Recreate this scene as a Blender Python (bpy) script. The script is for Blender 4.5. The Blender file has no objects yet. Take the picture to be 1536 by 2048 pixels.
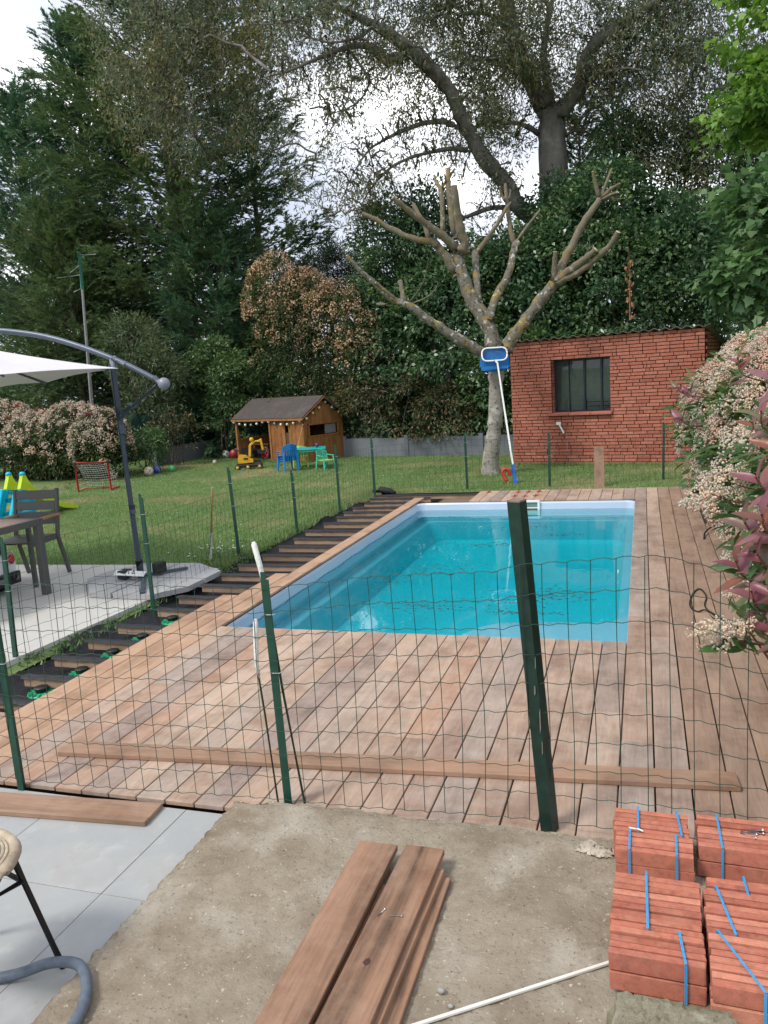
import bpy, math, random
import numpy as np
from mathutils import Matrix, Vector

random.seed(7)
rng = np.random.default_rng(11)
SC = bpy.context.scene
COL = SC.collection
PI = math.pi

# ------------------------------------------------------------------ camera
cam_data = bpy.data.cameras.new("camera")
cam_data.sensor_fit = 'VERTICAL'
cam_data.sensor_height = 36.0
cam_data.lens = 28.125
cam_data.clip_start = 0.05
cam_data.clip_end = 600.0
cam = bpy.data.objects.new("camera", cam_data)
COL.objects.link(cam)
cam.matrix_world = Matrix((
    (0.9509131, 0.0105934, 0.3092766, 0.0),
    (0.3025666, 0.1779115, -0.9363765, 0.0),
    (-0.0649433, 0.9839895, 0.1659732, 1.74),
    (0, 0, 0, 1)))
SC.camera = cam

# ------------------------------------------------------------------ world: bright broken overcast
W = bpy.data.worlds.new("World")
SC.world = W
W.use_nodes = True
wn = W.node_tree
for n in list(wn.nodes):
    wn.nodes.remove(n)
wo = wn.nodes.new('ShaderNodeOutputWorld')
bg = wn.nodes.new('ShaderNodeBackground')
bg.inputs['Strength'].default_value = 0.1
sky = wn.nodes.new('ShaderNodeTexSky')
sky.sky_type = 'NISHITA'
sky.sun_disc = False
sky.sun_elevation = math.radians(52)
sky.sun_rotation = math.radians(205)
tc = wn.nodes.new('ShaderNodeTexCoord')
mp = wn.nodes.new('ShaderNodeMapping')
mp.inputs['Scale'].default_value = (1.0, 1.0, 2.0)
nz = wn.nodes.new('ShaderNodeTexNoise')
nz.inputs['Scale'].default_value = 2.6
nz.inputs['Detail'].default_value = 7
nz.inputs['Roughness'].default_value = 0.55
nz2 = wn.nodes.new('ShaderNodeTexNoise')
nz2.inputs['Scale'].default_value = 3.7
nz2.inputs['Detail'].default_value = 6
cover = wn.nodes.new('ShaderNodeMapRange')
cover.inputs['From Min'].default_value = 0.30
cover.inputs['From Max'].default_value = 0.48
cover.inputs['To Min'].default_value = 0.80
cover.inputs['To Max'].default_value = 1.0
shade = wn.nodes.new('ShaderNodeValToRGB')
shade.color_ramp.elements[0].position = 0.38
shade.color_ramp.elements[0].color = (4.6, 5.1, 6.2, 1)
shade.color_ramp.elements[1].position = 0.56
shade.color_ramp.elements[1].color = (6.9, 7.2, 7.8, 1)
bright = shade.color_ramp.elements.new(0.70)
bright.color = (18.0, 18.0, 18.0, 1)
mix = wn.nodes.new('ShaderNodeMix')
mix.data_type = 'RGBA'
L = wn.links.new
L(tc.outputs['Generated'], mp.inputs['Vector'])
L(mp.outputs[0], nz.inputs['Vector'])
L(mp.outputs[0], nz2.inputs['Vector'])
L(nz.outputs['Fac'], cover.inputs['Value'])
L(nz2.outputs['Fac'], shade.inputs['Fac'])
L(cover.outputs[0], mix.inputs['Factor'])
L(sky.outputs[0], mix.inputs['A'])
L(shade.outputs[0], mix.inputs['B'])
L(mix.outputs['Result'], bg.inputs['Color'])
L(bg.outputs[0], wo.inputs['Surface'])

# ------------------------------------------------------------------ sun behind thin cloud
sd = bpy.data.lights.new("sun", 'SUN')
sd.energy = 1.75
sd.angle = math.radians(14)
sd.color = (1.0, 0.95, 0.88)
sun = bpy.data.objects.new("sun", sd)
COL.objects.link(sun)
sun.rotation_euler = Vector((0.50, 0.62, -1.0)).to_track_quat('-Z', 'Y').to_euler()

SC.view_settings.view_transform = 'Standard'
SC.view_settings.look = 'None'
SC.view_settings.exposure = 0.66
SC.view_settings.gamma = 1.0
SC.view_settings.use_curve_mapping = False
SC.render.engine = 'CYCLES'
SC.cycles.max_bounces = 10
SC.cycles.diffuse_bounces = 3
SC.cycles.glossy_bounces = 3
SC.cycles.transmission_bounces = 4
SC.cycles.transparent_max_bounces = 16
SC.cycles.use_denoising = True
SC.cycles.sample_clamp_indirect = 6.0

# ------------------------------------------------------------------ object helpers
def props(o, label=None, cat=None, group=None, kind=None):
    if label: o['label'] = label
    if cat: o['category'] = cat
    if group: o['group'] = group
    if kind: o['kind'] = kind
    return o

def thing(name, label, cat, loc=(0, 0, 0), rotz=0.0, group=None, kind=None):
    o = bpy.data.objects.new(name, None)
    o.empty_display_size = 0.1
    COL.objects.link(o)
    o.location = loc
    o.rotation_euler = (0, 0, rotz)
    return props(o, label, cat, group, kind)

def link(name, me, parent=None, loc=(0, 0, 0), rot=(0, 0, 0)):
    o = bpy.data.objects.new(name, me)
    COL.objects.link(o)
    o.location = loc
    o.rotation_euler = rot
    if parent is not None:
        o.parent = parent
    return o

def frame_of(d, hint=None):
    d = Vector(d).normalized()
    h = Vector(hint) if hint else (Vector((0, 0, 1)) if abs(d.z) < 0.95 else Vector((1, 0, 0)))
    s = d.cross(h).normalized()
    return d, s, s.cross(d).normalized()

class MB:
    """collects shapes of one part"""
    def __init__(self):
        self.v = []; self.f = []; self.m = []; self.smooth = []
    def add(self, vs, fs, mi=0, smooth=False):
        b = len(self.v)
        self.v += [tuple(p) for p in vs]
        for f in fs:
            self.f.append([i + b for i in f]); self.m.append(mi); self.smooth.append(smooth)
        return self
    def box(self, c, s, rot=None, mi=0, bev=0.0):
        hx, hy, hz = s[0]/2, s[1]/2, s[2]/2
        if bev <= 0:
            vs = [Vector((x*hx, y*hy, z*hz)) for z in (-1, 1) for y in (-1, 1) for x in (-1, 1)]
            fs = [(0, 2, 3, 1), (4, 5, 7, 6), (0, 1, 5, 4), (2, 6, 7, 3), (0, 4, 6, 2), (1, 3, 7, 5)]
        else:
            b = min(bev, hx*.9, hy*.9, hz*.9)
            vs = []; ids = {}
            for sx in (-1, 1):
                for sy in (-1, 1):
                    for sz in (-1, 1):
                        ids[sx, sy, sz] = len(vs)
                        vs += [Vector((sx*hx, sy*(hy-b), sz*(hz-b))), Vector((sx*(hx-b), sy*hy, sz*(hz-b))), Vector((sx*(hx-b), sy*(hy-b), sz*hz))]
            fs = []
            for s0 in (-1, 1):
                fs.append([ids[s0, a, c2] for a, c2 in ((-1, -1), (1, -1), (1, 1), (-1, 1))][::s0])
                fs.append([ids[a, s0, c2] + 1 for a, c2 in ((-1, -1), (1, -1), (1, 1), (-1, 1))][::-s0])
                fs.append([ids[a, c2, s0] + 2 for a, c2 in ((-1, -1), (1, -1), (1, 1), (-1, 1))][::s0])
            for a in (-1, 1):
                for c2 in (-1, 1):
                    fs.append([ids[a, c2, -1], ids[a, c2, 1], ids[a, c2, 1] + 1, ids[a, c2, -1] + 1][::-a*c2])
                    fs.append([ids[a, -1, c2], ids[a, 1, c2], ids[a, 1, c2] + 2, ids[a, -1, c2] + 2][::a*c2])
                    fs.append([ids[-1, a, c2] + 1, ids[1, a, c2] + 1, ids[1, a, c2] + 2, ids[-1, a, c2] + 2][::-a*c2])
            for k, i in ids.items():
                fs.append([i, i+1, i+2][::k[0]*k[1]*k[2]])
        M = rot if rot is not None else Matrix.Identity(3)
        c = Vector(c)
        return self.add([M @ p + c for p in vs], fs, mi)
    def bar(self, a, b, w, h, hint=None, mi=0, bev=0.0):
        a, b = Vector(a), Vector(b)
        d, s, u = frame_of(b - a, hint)
        R = Matrix((d, s, u)).transposed()
        return self.box((a + b)/2, ((b - a).length, w, h), R, mi, bev)
    def tube(self, pts, r, n=8, mi=0, caps=True, smooth=True, closed=False):
        pts = [Vector(p) for p in pts]
        k = len(pts)
        rs = r if isinstance(r, (list, tuple)) else [r]*k
        vs = []; fs = []
        prev = None
        for i, p in enumerate(pts):
            if closed: d = pts[(i+1) % k] - pts[i-1]
            else: d = pts[min(i+1, k-1)] - pts[max(i-1, 0)]
            if d.length < 1e-9: d = Vector((0, 0, 1))
            d.normalize()
            if prev is None:
                _, s, u = frame_of(d)
            else:
                s = prev - d*prev.dot(d)
                s.normalize(); u = d.cross(s)
            prev = s
            for j in range(n):
                t = 2*PI*j/n
                vs.append(p + (s*math.cos(t) + u*math.sin(t))*rs[i])
        for i in range(k if closed else k-1):
            i2 = (i+1) % k
            for j in range(n):
                fs.append((i*n+j, i*n+(j+1) % n, i2*n+(j+1) % n, i2*n+j))
        self.add(vs, fs, mi, smooth)
        if caps and not closed:
            self.add([vs[j] for j in range(n)], [tuple(range(n))[::-1]], mi)
            self.add([vs[(k-1)*n+j] for j in range(n)], [tuple(range(n))], mi)
        return self
    def lathe(self, c, prof, n=16, axis=(0, 0, 1), mi=0, smooth=True):
        d, s, u = frame_of(axis)
        c = Vector(c)
        vs = []; fs = []
        for (r, z) in prof:
            for j in range(n):
                t = 2*PI*j/n
                vs.append(c + d*z + (s*math.cos(t) + u*math.sin(t))*r)
        for i in range(len(prof)-1):
            for j in range(n):
                fs.append((i*n+j, i*n+(j+1) % n, (i+1)*n+(j+1) % n, (i+1)*n+j))
        return self.add(vs, fs, mi, smooth)
    def ball(self, c, r, n=14, mi=0, sq=(1, 1, 1)):
        m = max(5, n//2)
        vs = []; fs = []
        for i in range(m+1):
            a = PI*i/m
            for j in range(n):
                t = 2*PI*j/n
                vs.append((c[0]+r*sq[0]*math.sin(a)*math.cos(t), c[1]+r*sq[1]*math.sin(a)*math.sin(t), c[2]-r*sq[2]*math.cos(a)))
        for i in range(m):
            for j in range(n):
                fs.append((i*n+j, i*n+(j+1) % n, (i+1)*n+(j+1) % n, (i+1)*n+j))
        return self.add(vs, fs, mi, True)
    def prism(self, poly, ex, mi=0):
        """poly: 3D outline, ex: extrusion vector"""
        n = len(poly); ex = Vector(ex)
        p = [Vector(q) for q in poly]
        vs = p + [q + ex for q in p]
        fs = [tuple(range(n))[::-1], tuple(range(n, 2*n))] + [(i, (i+1) % n, n+(i+1) % n, n+i) for i in range(n)]
        return self.add(vs, fs, mi)
    def mesh(self, name, mats):
        me = bpy.data.meshes.new(name)
        me.from_pydata(self.v, [], self.f)
        for m in (mats if isinstance(mats, (list, tuple)) else [mats]):
            me.materials.append(m)
        me.polygons.foreach_set('material_index', self.m)
        me.polygons.foreach_set('use_smooth', self.smooth)
        me.update()
        return me
    def build(self, name, mats, parent=None, loc=(0, 0, 0), rot=(0, 0, 0)):
        return link(name, self.mesh(name, mats), parent, loc, rot)

def np_mesh(name, verts, faces, mat_, smooth=False):
    """verts (n,3), faces (m,k) with constant k"""
    verts = np.ascontiguousarray(verts, dtype=np.float32)
    faces = np.ascontiguousarray(faces, dtype=np.int32)
    m, k = faces.shape
    me = bpy.data.meshes.new(name)
    me.vertices.add(len(verts)); me.vertices.foreach_set('co', verts.ravel())
    me.loops.add(m*k); me.loops.foreach_set('vertex_index', faces.ravel())
    me.polygons.add(m)
    me.polygons.foreach_set('loop_start', np.arange(0, m*k, k, dtype=np.int32))
    me.polygons.foreach_set('loop_total', np.full(m, k, dtype=np.int32))
    if smooth: me.polygons.foreach_set('use_smooth', np.ones(m, dtype=bool))
    me.materials.append(mat_)
    me.update(calc_edges=True)
    return me

def wires(lines, r, n=3):
    """thin round wires along many polylines -> verts, quads"""
    V = []; F = []; base = 0
    for pl in lines:
        p = np.asarray(pl, float); k = len(p)
        d = np.gradient(p, axis=0)
        d /= np.linalg.norm(d, axis=1)[:, None] + 1e-12
        h = np.where(np.abs(d[:, 2:3]) > .8, np.array([[1., 0, 0]]), np.array([[0, 0, 1.]]))
        s = np.cross(d, h); s /= np.linalg.norm(s, axis=1)[:, None]
        u = np.cross(s, d)
        for j in range(n):
            t = 2*PI*j/n
            V.append(p + r*(s*math.cos(t) + u*math.sin(t)))
        idx = base + np.arange(k)
        for j in range(n):
            a = idx + j*k; b = idx + ((j+1) % n)*k
            F.append(np.stack([a[:-1], b[:-1], b[1:], a[1:]], 1))
        base += n*k
    return np.concatenate(V), np.concatenate(F)

# ------------------------------------------------------------------ materials
def ntree(name):
    m = bpy.data.materials.new(name)
    m.use_nodes = True
    t = m.node_tree
    b = t.nodes['Principled BSDF']
    return m, t, b

def ramp(t, cols, pos=None):
    r = t.nodes.new('ShaderNodeValToRGB')
    e = r.color_ramp.elements
    n = len(cols)
    for i, c in enumerate(cols):
        p = pos[i] if pos else i/(n-1)
        if i < 2:
            el = e[i]; el.position = p
        else:
            el = e.new(p)
        el.color = (*c, 1)
    return r

def noise(t, vec, scale, detail=4, rough=0.55):
    n = t.nodes.new('ShaderNodeTexNoise')
    n.inputs['Scale'].default_value = scale
    n.inputs['Detail'].default_value = detail
    n.inputs['Roughness'].default_value = rough
    if vec is not None: t.links.new(vec, n.inputs['Vector'])
    return n

def plain(name, col, rough=0.5, metal=0.0, spec=0.5, vary=0.12, scale=14.0, bump=0.0, coat=0.0):
    """painted / plastic / metal surface with slight wear"""
    m, t, b = ntree(name)
    c = t.nodes.new('ShaderNodeTexCoord')
    n = noise(t, c.outputs['Object'], scale, 5)
    r = ramp(t, [tuple(max(0, x*(1-vary)) for x in col), tuple(min(1, x*(1+vary)) for x in col)], [.3, .7])
    t.links.new(n.outputs['Fac'], r.inputs['Fac'])
    t.links.new(r.outputs[0], b.inputs['Base Color'])
    b.inputs['Roughness'].default_value = rough
    b.inputs['Metallic'].default_value = metal
    b.inputs['Specular IOR Level'].default_value = spec
    b.inputs['Coat Weight'].default_value = coat
    if bump:
        bp = t.nodes.new('ShaderNodeBump'); bp.inputs['Strength'].default_value = bump; bp.inputs['Distance'].default_value = .01
        t.links.new(n.outputs['Fac'], bp.inputs['Height']); t.links.new(bp.outputs[0], b.inputs['Normal'])
    return m

def wood(name, tints, grain=(0.75, 1.12), axis=1, scale=9.0, stretch=0.09, rough=0.72, blotch=0.25, bump=.25, pale=None):
    """board wood: per-object tint, grain along local axis, weathered blotches"""
    m, t, b = ntree(name)
    c = t.nodes.new('ShaderNodeTexCoord')
    oi = t.nodes.new('ShaderNodeObjectInfo')
    off = t.nodes.new('ShaderNodeVectorMath'); off.operation = 'SCALE'
    cmb = t.nodes.new('ShaderNodeCombineXYZ')
    for i in range(3): t.links.new(oi.outputs['Random'], cmb.inputs[i])
    t.links.new(cmb.outputs[0], off.inputs[0]); off.inputs['Scale'].default_value = 37.0
    add = t.nodes.new('ShaderNodeVectorMath'); add.operation = 'ADD'
    t.links.new(c.outputs['Object'], add.inputs[0]); t.links.new(off.outputs[0], add.inputs[1])
    mp = t.nodes.new('ShaderNodeMapping')
    s = [1, 1, 1]; s[axis] = stretch
    mp.inputs['Scale'].default_value = s
    t.links.new(add.outputs[0], mp.inputs['Vector'])
    g = noise(t, mp.outputs[0], scale, 8, .62)
    g.inputs['Distortion'].default_value = .6
    fine = noise(t, mp.outputs[0], scale*9, 4, .7)
    bl = noise(t, add.outputs[0], 5.0, 6, .7)
    tint = ramp(t, tints)
    tint.color_ramp.interpolation = 'LINEAR'
    t.links.new(oi.outputs['Random'], tint.inputs['Fac'])
    gr = ramp(t, [(grain[0],)*3, (1, 1, 1), (grain[1],)*3], [.3, .5, .72])
    t.links.new(g.outputs['Fac'], gr.inputs['Fac'])
    fr = ramp(t, [(.86,)*3, (1.07,)*3], [.35, .65])
    t.links.new(fine.outputs['Fac'], fr.inputs['Fac'])
    m1 = t.nodes.new('ShaderNodeMix'); m1.data_type = 'RGBA'; m1.blend_type = 'MULTIPLY'; m1.inputs['Factor'].default_value = 1
    t.links.new(tint.outputs[0], m1.inputs['A']); t.links.new(gr.outputs[0], m1.inputs['B'])
    m2 = t.nodes.new('ShaderNodeMix'); m2.data_type = 'RGBA'; m2.blend_type = 'MULTIPLY'; m2.inputs['Factor'].default_value = 1
    t.links.new(m1.outputs['Result'], m2.inputs['A']); t.links.new(fr.outputs[0], m2.inputs['B'])
    m3 = t.nodes.new('ShaderNodeMix'); m3.data_type = 'RGBA'
    br = ramp(t, [(0, 0, 0), (blotch,)*3], [.45, .75])
    t.links.new(bl.outputs['Fac'], br.inputs['Fac']); t.links.new(br.outputs[0], m3.inputs['Factor'])
    t.links.new(m2.outputs['Result'], m3.inputs['A'])
    m3.inputs['B'].default_value = (*(pale or (.55, .47, .40)), 1)
    st = noise(t, add.outputs[0], 3.2, 5, .65)
    sr = ramp(t, [(.74, .70, .68), (1, 1, 1), (1.10, 1.09, 1.08)], [.34, .5, .68])
    t.links.new(st.outputs['Fac'], sr.inputs['Fac'])
    m4 = t.nodes.new('ShaderNodeMix'); m4.data_type = 'RGBA'; m4.blend_type = 'MULTIPLY'; m4.inputs['Factor'].default_value = 1
    t.links.new(m3.outputs['Result'], m4.inputs['A']); t.links.new(sr.outputs[0], m4.inputs['B'])
    t.links.new(m4.outputs['Result'], b.inputs['Base Color'])
    b.inputs['Roughness'].default_value = rough
    b.inputs['Specular IOR Level'].default_value = .3
    bp = t.nodes.new('ShaderNodeBump'); bp.inputs['Strength'].default_value = bump; bp.inputs['Distance'].default_value = .004
    t.links.new(fine.outputs['Fac'], bp.inputs['Height']); t.links.new(bp.outputs[0], b.inputs['Normal'])
    return m

def leafmat(name, cols, rough=.45, transl=.28, pos=None, spec=.35, tint=((.78, .86, .90), (1.22, 1.16, 1.0)), tint_scale=.9):
    """each leaf of a crown takes its own shade"""
    m, t, b = ntree(name)
    g = t.nodes.new('ShaderNodeNewGeometry')
    r = ramp(t, cols, pos)
    t.links.new(g.outputs['Random Per Island'], r.inputs['Fac'])
    tc_ = t.nodes.new('ShaderNodeTexCoord')
    nz_ = noise(t, tc_.outputs['Object'], tint_scale, 3)
    kz = ramp(t, [tint[0], (1, 1, 1), tint[1]], [.36, .5, .66])
    t.links.new(nz_.outputs['Fac'], kz.inputs['Fac'])
    mz = t.nodes.new('ShaderNodeMix'); mz.data_type = 'RGBA'; mz.blend_type = 'MULTIPLY'; mz.inputs['Factor'].default_value = 1
    t.links.new(r.outputs[0], mz.inputs['A']); t.links.new(kz.outputs[0], mz.inputs['B'])
    r_out = mz.outputs['Result']
    t.links.new(r_out, b.inputs['Base Color'])
    b.inputs['Roughness'].default_value = rough
    b.inputs['Specular IOR Level'].default_value = spec
    tr = t.nodes.new('ShaderNodeBsdfTranslucent')
    hsv = t.nodes.new('ShaderNodeHueSaturation'); hsv.inputs['Value'].default_value = 1.5; hsv.inputs['Saturation'].default_value = 1.1
    t.links.new(r_out, hsv.inputs['Color']); t.links.new(hsv.outputs[0], tr.inputs['Color'])
    mx = t.nodes.new('ShaderNodeMixShader'); mx.inputs[0].default_value = transl
    t.links.new(b.outputs[0], mx.inputs[1]); t.links.new(tr.outputs[0], mx.inputs[2])
    t.links.new(mx.outputs[0], t.nodes['Material Output'].inputs['Surface'])
    return m

def obj_leafmat(name, cols, rough=.4, transl=.2):
    """single leaves that are objects: shade by object"""
    m = leafmat(name, cols, rough, transl)
    t = m.node_tree
    g = [n for n in t.nodes if n.type == 'NEW_GEOMETRY'][0]
    r = [l.to_node for l in t.links if l.from_node == g and l.to_node.type == 'VALTORGB'][0]
    oi = t.nodes.new('ShaderNodeObjectInfo')
    t.links.new(oi.outputs['Random'], r.inputs['Fac'])
    return m

def bark(name, cols, scale=6, stretch=.35, spots=None, bump=1.0):
    m, t, b = ntree(name)
    c = t.nodes.new('ShaderNodeTexCoord')
    mp = t.nodes.new('ShaderNodeMapping'); mp.inputs['Scale'].default_value = (1, 1, stretch)
    t.links.new(c.outputs['Object'], mp.inputs['Vector'])
    n = noise(t, mp.outputs[0], scale, 8, .65)
    r = ramp(t, cols, None if len(cols) > 2 else [.3, .7])
    t.links.new(n.outputs['Fac'], r.inputs['Fac'])
    out = r.outputs[0]
    for (col, sc, lo, hi) in (spots or []):
        n2 = noise(t, c.outputs['Object'], sc, 5, .6)
        k = ramp(t, [(0, 0, 0), (1, 1, 1)], [lo, hi])
        t.links.new(n2.outputs['Fac'], k.inputs['Fac'])
        mx = t.nodes.new('ShaderNodeMix'); mx.data_type = 'RGBA'
        t.links.new(k.outputs[0], mx.inputs['Factor']); t.links.new(out, mx.inputs['A'])
        mx.inputs['B'].default_value = (*col, 1)
        out = mx.outputs['Result']
    t.links.new(out, b.inputs['Base Color'])
    b.inputs['Roughness'].default_value = .85
    bp = t.nodes.new('ShaderNodeBump'); bp.inputs['Strength'].default_value = bump; bp.inputs['Distance'].default_value = .02
    t.links.new(n.outputs['Fac'], bp.inputs['Height']); t.links.new(bp.outputs[0], b.inputs['Normal'])
    return m

def ground(name, layers, base, bump=.4, bscale=60, rough=.9, coord='Object', bdist=.01):
    """base colour ramp on noise, then extra (colour, scale, lo, hi, amount) layers"""
    m, t, b = ntree(name)
    c = t.nodes.new('ShaderNodeTexCoord')
    v = c.outputs[coord]
    n = noise(t, v, base[1], 8, .65)
    r = ramp(t, base[0])
    t.links.new(n.outputs['Fac'], r.inputs['Fac'])
    out = r.outputs[0]
    for (col, sc, lo, hi, am) in layers:
        n2 = noise(t, v, sc, 6, .6)
        k = ramp(t, [(0, 0, 0), (am,)*3], [lo, hi])
        t.links.new(n2.outputs['Fac'], k.inputs['Fac'])
        mx = t.nodes.new('ShaderNodeMix'); mx.data_type = 'RGBA'
        t.links.new(k.outputs[0], mx.inputs['Factor']); t.links.new(out, mx.inputs['A'])
        mx.inputs['B'].default_value = (*col, 1)
        out = mx.outputs['Result']
    t.links.new(out, b.inputs['Base Color'])
    b.inputs['Roughness'].default_value = rough
    b.inputs['Specular IOR Level'].default_value = .25
    nb = noise(t, v, bscale, 6, .7)
    bp = t.nodes.new('ShaderNodeBump'); bp.inputs['Strength'].default_value = bump; bp.inputs['Distance'].default_value = bdist
    t.links.new(nb.outputs['Fac'], bp.inputs['Height']); t.links.new(bp.outputs[0], b.inputs['Normal'])
    return m

M = {}
M['deck'] = wood('deck wood', [(.37, .25, .18), (.44, .315, .235), (.30, .225, .19), (.48, .325, .225), (.38, .235, .165), (.33, .265, .225), (.46, .335, .25), (.31, .20, .15), (.42, .30, .235)], pale=(.50, .42, .35), blotch=.5)
M['deck_orange'] = wood('fresh deck wood', [(.41, .25, .16), (.45, .29, .19), (.39, .245, .165)], pale=(.52, .38, .28), blotch=.3)
M['deck_brown'] = wood('brown deck wood', [(.31, .205, .145), (.36, .24, .165), (.33, .225, .165), (.30, .185, .13)], pale=(.42, .32, .25), blotch=.3)
M['plank'] = wood('loose plank wood', [(.27, .15, .095), (.34, .20, .125), (.25, .14, .09)], pale=(.44, .31, .22), blotch=.4, grain=(.40, 1.28), scale=14, stretch=.06)
M['plank_dry'] = wood('dry plank wood', [(.33, .20, .13), (.30, .19, .13), (.35, .21, .135)], pale=(.42, .30, .22), blotch=.35, grain=(.7, 1.15))
M['joist'] = wood('joist wood', [(.34, .23, .15), (.40, .27, .18), (.31, .21, .15)], axis=0, pale=(.45, .36, .28))
M['house'] = wood('playhouse wood', [(.30, .125, .04), (.34, .15, .05), (.27, .11, .035)], axis=2, pale=(.34, .2, .1), blotch=.2)
M['stickwood'] = plain('stick wood', (.55, .36, .16), .6)
M['brick'] = None
# ================================================================== GROUND
Z_LAWN = -0.10
m_lawn = ground('lawn soil and turf', [((.30, .24, .13), .55, .52, .68, .75), ((.27, .215, .12), 1.7, .56, .70, .55)],
                ([(.07, .13, .035), (.11, .18, .055), (.15, .21, .08)], 9.0), bump=.6, bscale=40)
mb = MB()
hx0, hx1, hy0, hy1, B = -4.12, 0.95, 1.0, 12.05, 260
for x0, x1, y0, y1 in ((-B, hx0, -B, B), (hx1, B, -B, B), (hx0, hx1, hy1, B), (hx0, hx1, -B, hy0)):
    mb.add([(x0, y0, Z_LAWN), (x1, y0, Z_LAWN), (x1, y1, Z_LAWN), (x0, y1, Z_LAWN)], [(0, 1, 2, 3)])
props(mb.build('lawn', m_lawn), 'green lawn with dry straw patches around the pool', kind='structure')

m_soil = ground('bare soil', [((.16, .12, .08), 6, .5, .7, .7)], ([(.11, .08, .055), (.20, .15, .10), (.27, .21, .15)], 14.0), bump=.8, bscale=30)
mb = MB()
px0, px1, py0, py1 = -3.05, -0.05, 5.0, 10.7
for x0, x1, y0, y1 in ((hx0-1.2, px0, hy0-1, hy1+2), (px1, hx1+1.2, hy0-1, hy1+2), (px0, px1, hy0-1, py0), (px0, px1, py1, hy1+2)):
    mb.add([(x0, y0, -.18), (x1, y0, -.18), (x1, y1, -.18), (x0, y1, -.18)], [(0, 1, 2, 3)])
props(mb.build('soil', m_soil), 'brown soil under the deck frame', kind='structure')

# black weed membrane laid over the soil beside the pool
m_membrane = ground('black woven membrane', [((.05, .05, .055), 30, .5, .8, .6)], ([(.010, .010, .012), (.022, .022, .026)], 8.0), bump=.5, bscale=26, rough=.6, bdist=.02)
nx, ny = 26, 150
xs = np.linspace(-4.14, -2.97, nx); ys = np.linspace(3.2, 12.0, ny)
X, Y = np.meshgrid(xs, ys)
Zm = -.137 + .008*np.sin(Y*9+X*4) + .012*rng.random(X.shape)
edge = np.clip((-4.02 - X)/.12, 0, 1)
Zm = Zm + edge*(.035 + .03*np.sin(Y*5.3) + .02*rng.random(X.shape))
Xe = X + edge*(.05*np.sin(Y*2.1) + .03*rng.random(X.shape))
idx = np.arange(nx*ny).reshape(ny, nx)
F = np.stack([idx[:-1, :-1], idx[:-1, 1:], idx[1:, 1:], idx[1:, :-1]], -1).reshape(-1, 4)
o = link('weed_membrane', np_mesh('weed_membrane', np.stack([Xe, Y, Zm], -1).reshape(-1, 3), F, m_membrane, True))
props(o, 'black weed membrane sheet spread under the bare deck joists', 'membrane')
mb = MB()
mb.tube([(-4.12, 12.0, -.06), (-4.0, 12.02, -.03), (-3.86, 12.0, -.05), (-3.75, 11.97, -.08)], [.05, .06, .055, .03], 9)
props(mb.build('membrane_roll', m_membrane), 'small crumpled roll of black membrane at the far end of the joists', 'membrane roll')

# concrete terrace by the lawn
m_terr = ground('pale concrete', [((.52, .50, .45), 1.3, .5, .75, .5), ((.36, .35, .32), 5, .58, .8, .35)], ([(.44, .43, .40), (.52, .51, .48), (.56, .55, .52)], 3.0), bump=.15, bscale=90, rough=.75)
mb = MB()
mb.prism([(-4.30, 2.2, -.17), (-4.27, 4.3, -.17), (-4.10, 6.98, -.17), (-4.5, 7.13, -.17), (-6.0, 7.06, -.17), (-12, 6.9, -.17), (-12, 2.2, -.17)], (0, 0, .11))
props(mb.build('terrace', m_terr), 'pale concrete terrace slab under the parasol and garden table', kind='structure')

# grey tiles in front
m_tile = ground('blue grey stoneware', [((.41, .42, .415), 2.2, .5, .7, .6), ((.33, .30, .25), 2.6, .52, .72, .5), ((.46, .46, .45), 9, .56, .72, .5), ((.25, .24, .22), 40, .62, .7, .35)], ([(.29, .30, .298), (.35, .358, .355), (.40, .405, .40)], 4.0), bump=.08, bscale=60, rough=.5)
tf = thing('tile_floor', 'grey blue stoneware tile floor beside the raised concrete slab', None, (0, 0, 0), kind='structure')
xj = [-1.643, -1.87, -2.47, -3.07, -3.67]
yj = [0.34, .94, 1.54, 2.14, 2.715]
for i in range(len(xj)-1):
    for j in range(len(yj)-1):
        x1, x0, y0, y1 = xj[i], xj[i+1], yj[j], yj[j+1]
        b = MB().box((0, 0, 0), (x1-x0-.003, y1-y0-.003, .012), bev=.0012)
        b.build('tile', m_tile, tf, ((x0+x1)/2, (y0+y1)/2, -.026 + random.uniform(-.0004, .0004)))
m_grout = ground('tile grout', [], ([(.33, .29, .24), (.42, .37, .31)], 30.0))
MB().box((-2.66, 1.53, -.07), (2.02, 2.37, .08)).build('grout_bed', m_grout, tf)

# raised concrete slab in the foreground
m_slab = ground('weathered concrete', [((.20, .155, .105), 2.1, .46, .62, .85), ((.45, .41, .34), 3.2, .51, .66, .6), ((.19, .155, .115), 45, .55, .66, .35), ((.60, .56, .47), 70, .64, .68, .75), ((.09, .075, .06), 90, .62, .66, .65)],
                ([(.22, .175, .125), (.315, .265, .20), (.41, .36, .285)], 13.0), bump=.9, bscale=75, rough=.92, bdist=.008)
nx, ny = 170, 120
xs = np.concatenate([np.linspace(-1.64, -1.6, 6)[:-1], np.linspace(-1.6, 1.3, 165)]); ys = np.concatenate([np.linspace(.9, 2.73, 114), np.linspace(2.73, 2.765, 7)[1:]])
X, Y = np.meshgrid(xs, ys)
Zs = .038 + .0022*rng.standard_normal(X.shape)
ex = np.clip(1 - (X+1.64)/.05, 0, 1); ey = np.clip(1 - (2.765-Y)/.05, 0, 1)
chip = rng.random(X.shape)
Zs -= np.maximum(ex, ey)*(.004 + .014*chip**5)
X = X + ex*.0022*rng.standard_normal(X.shape); Y = Y + ey*(.003*rng.standard_normal(X.shape) + .008*np.sin(X*9) + .004*np.sin(X*37))
Y[(X < -1.5)] -= (ey*.03)[X < -1.5]
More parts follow.
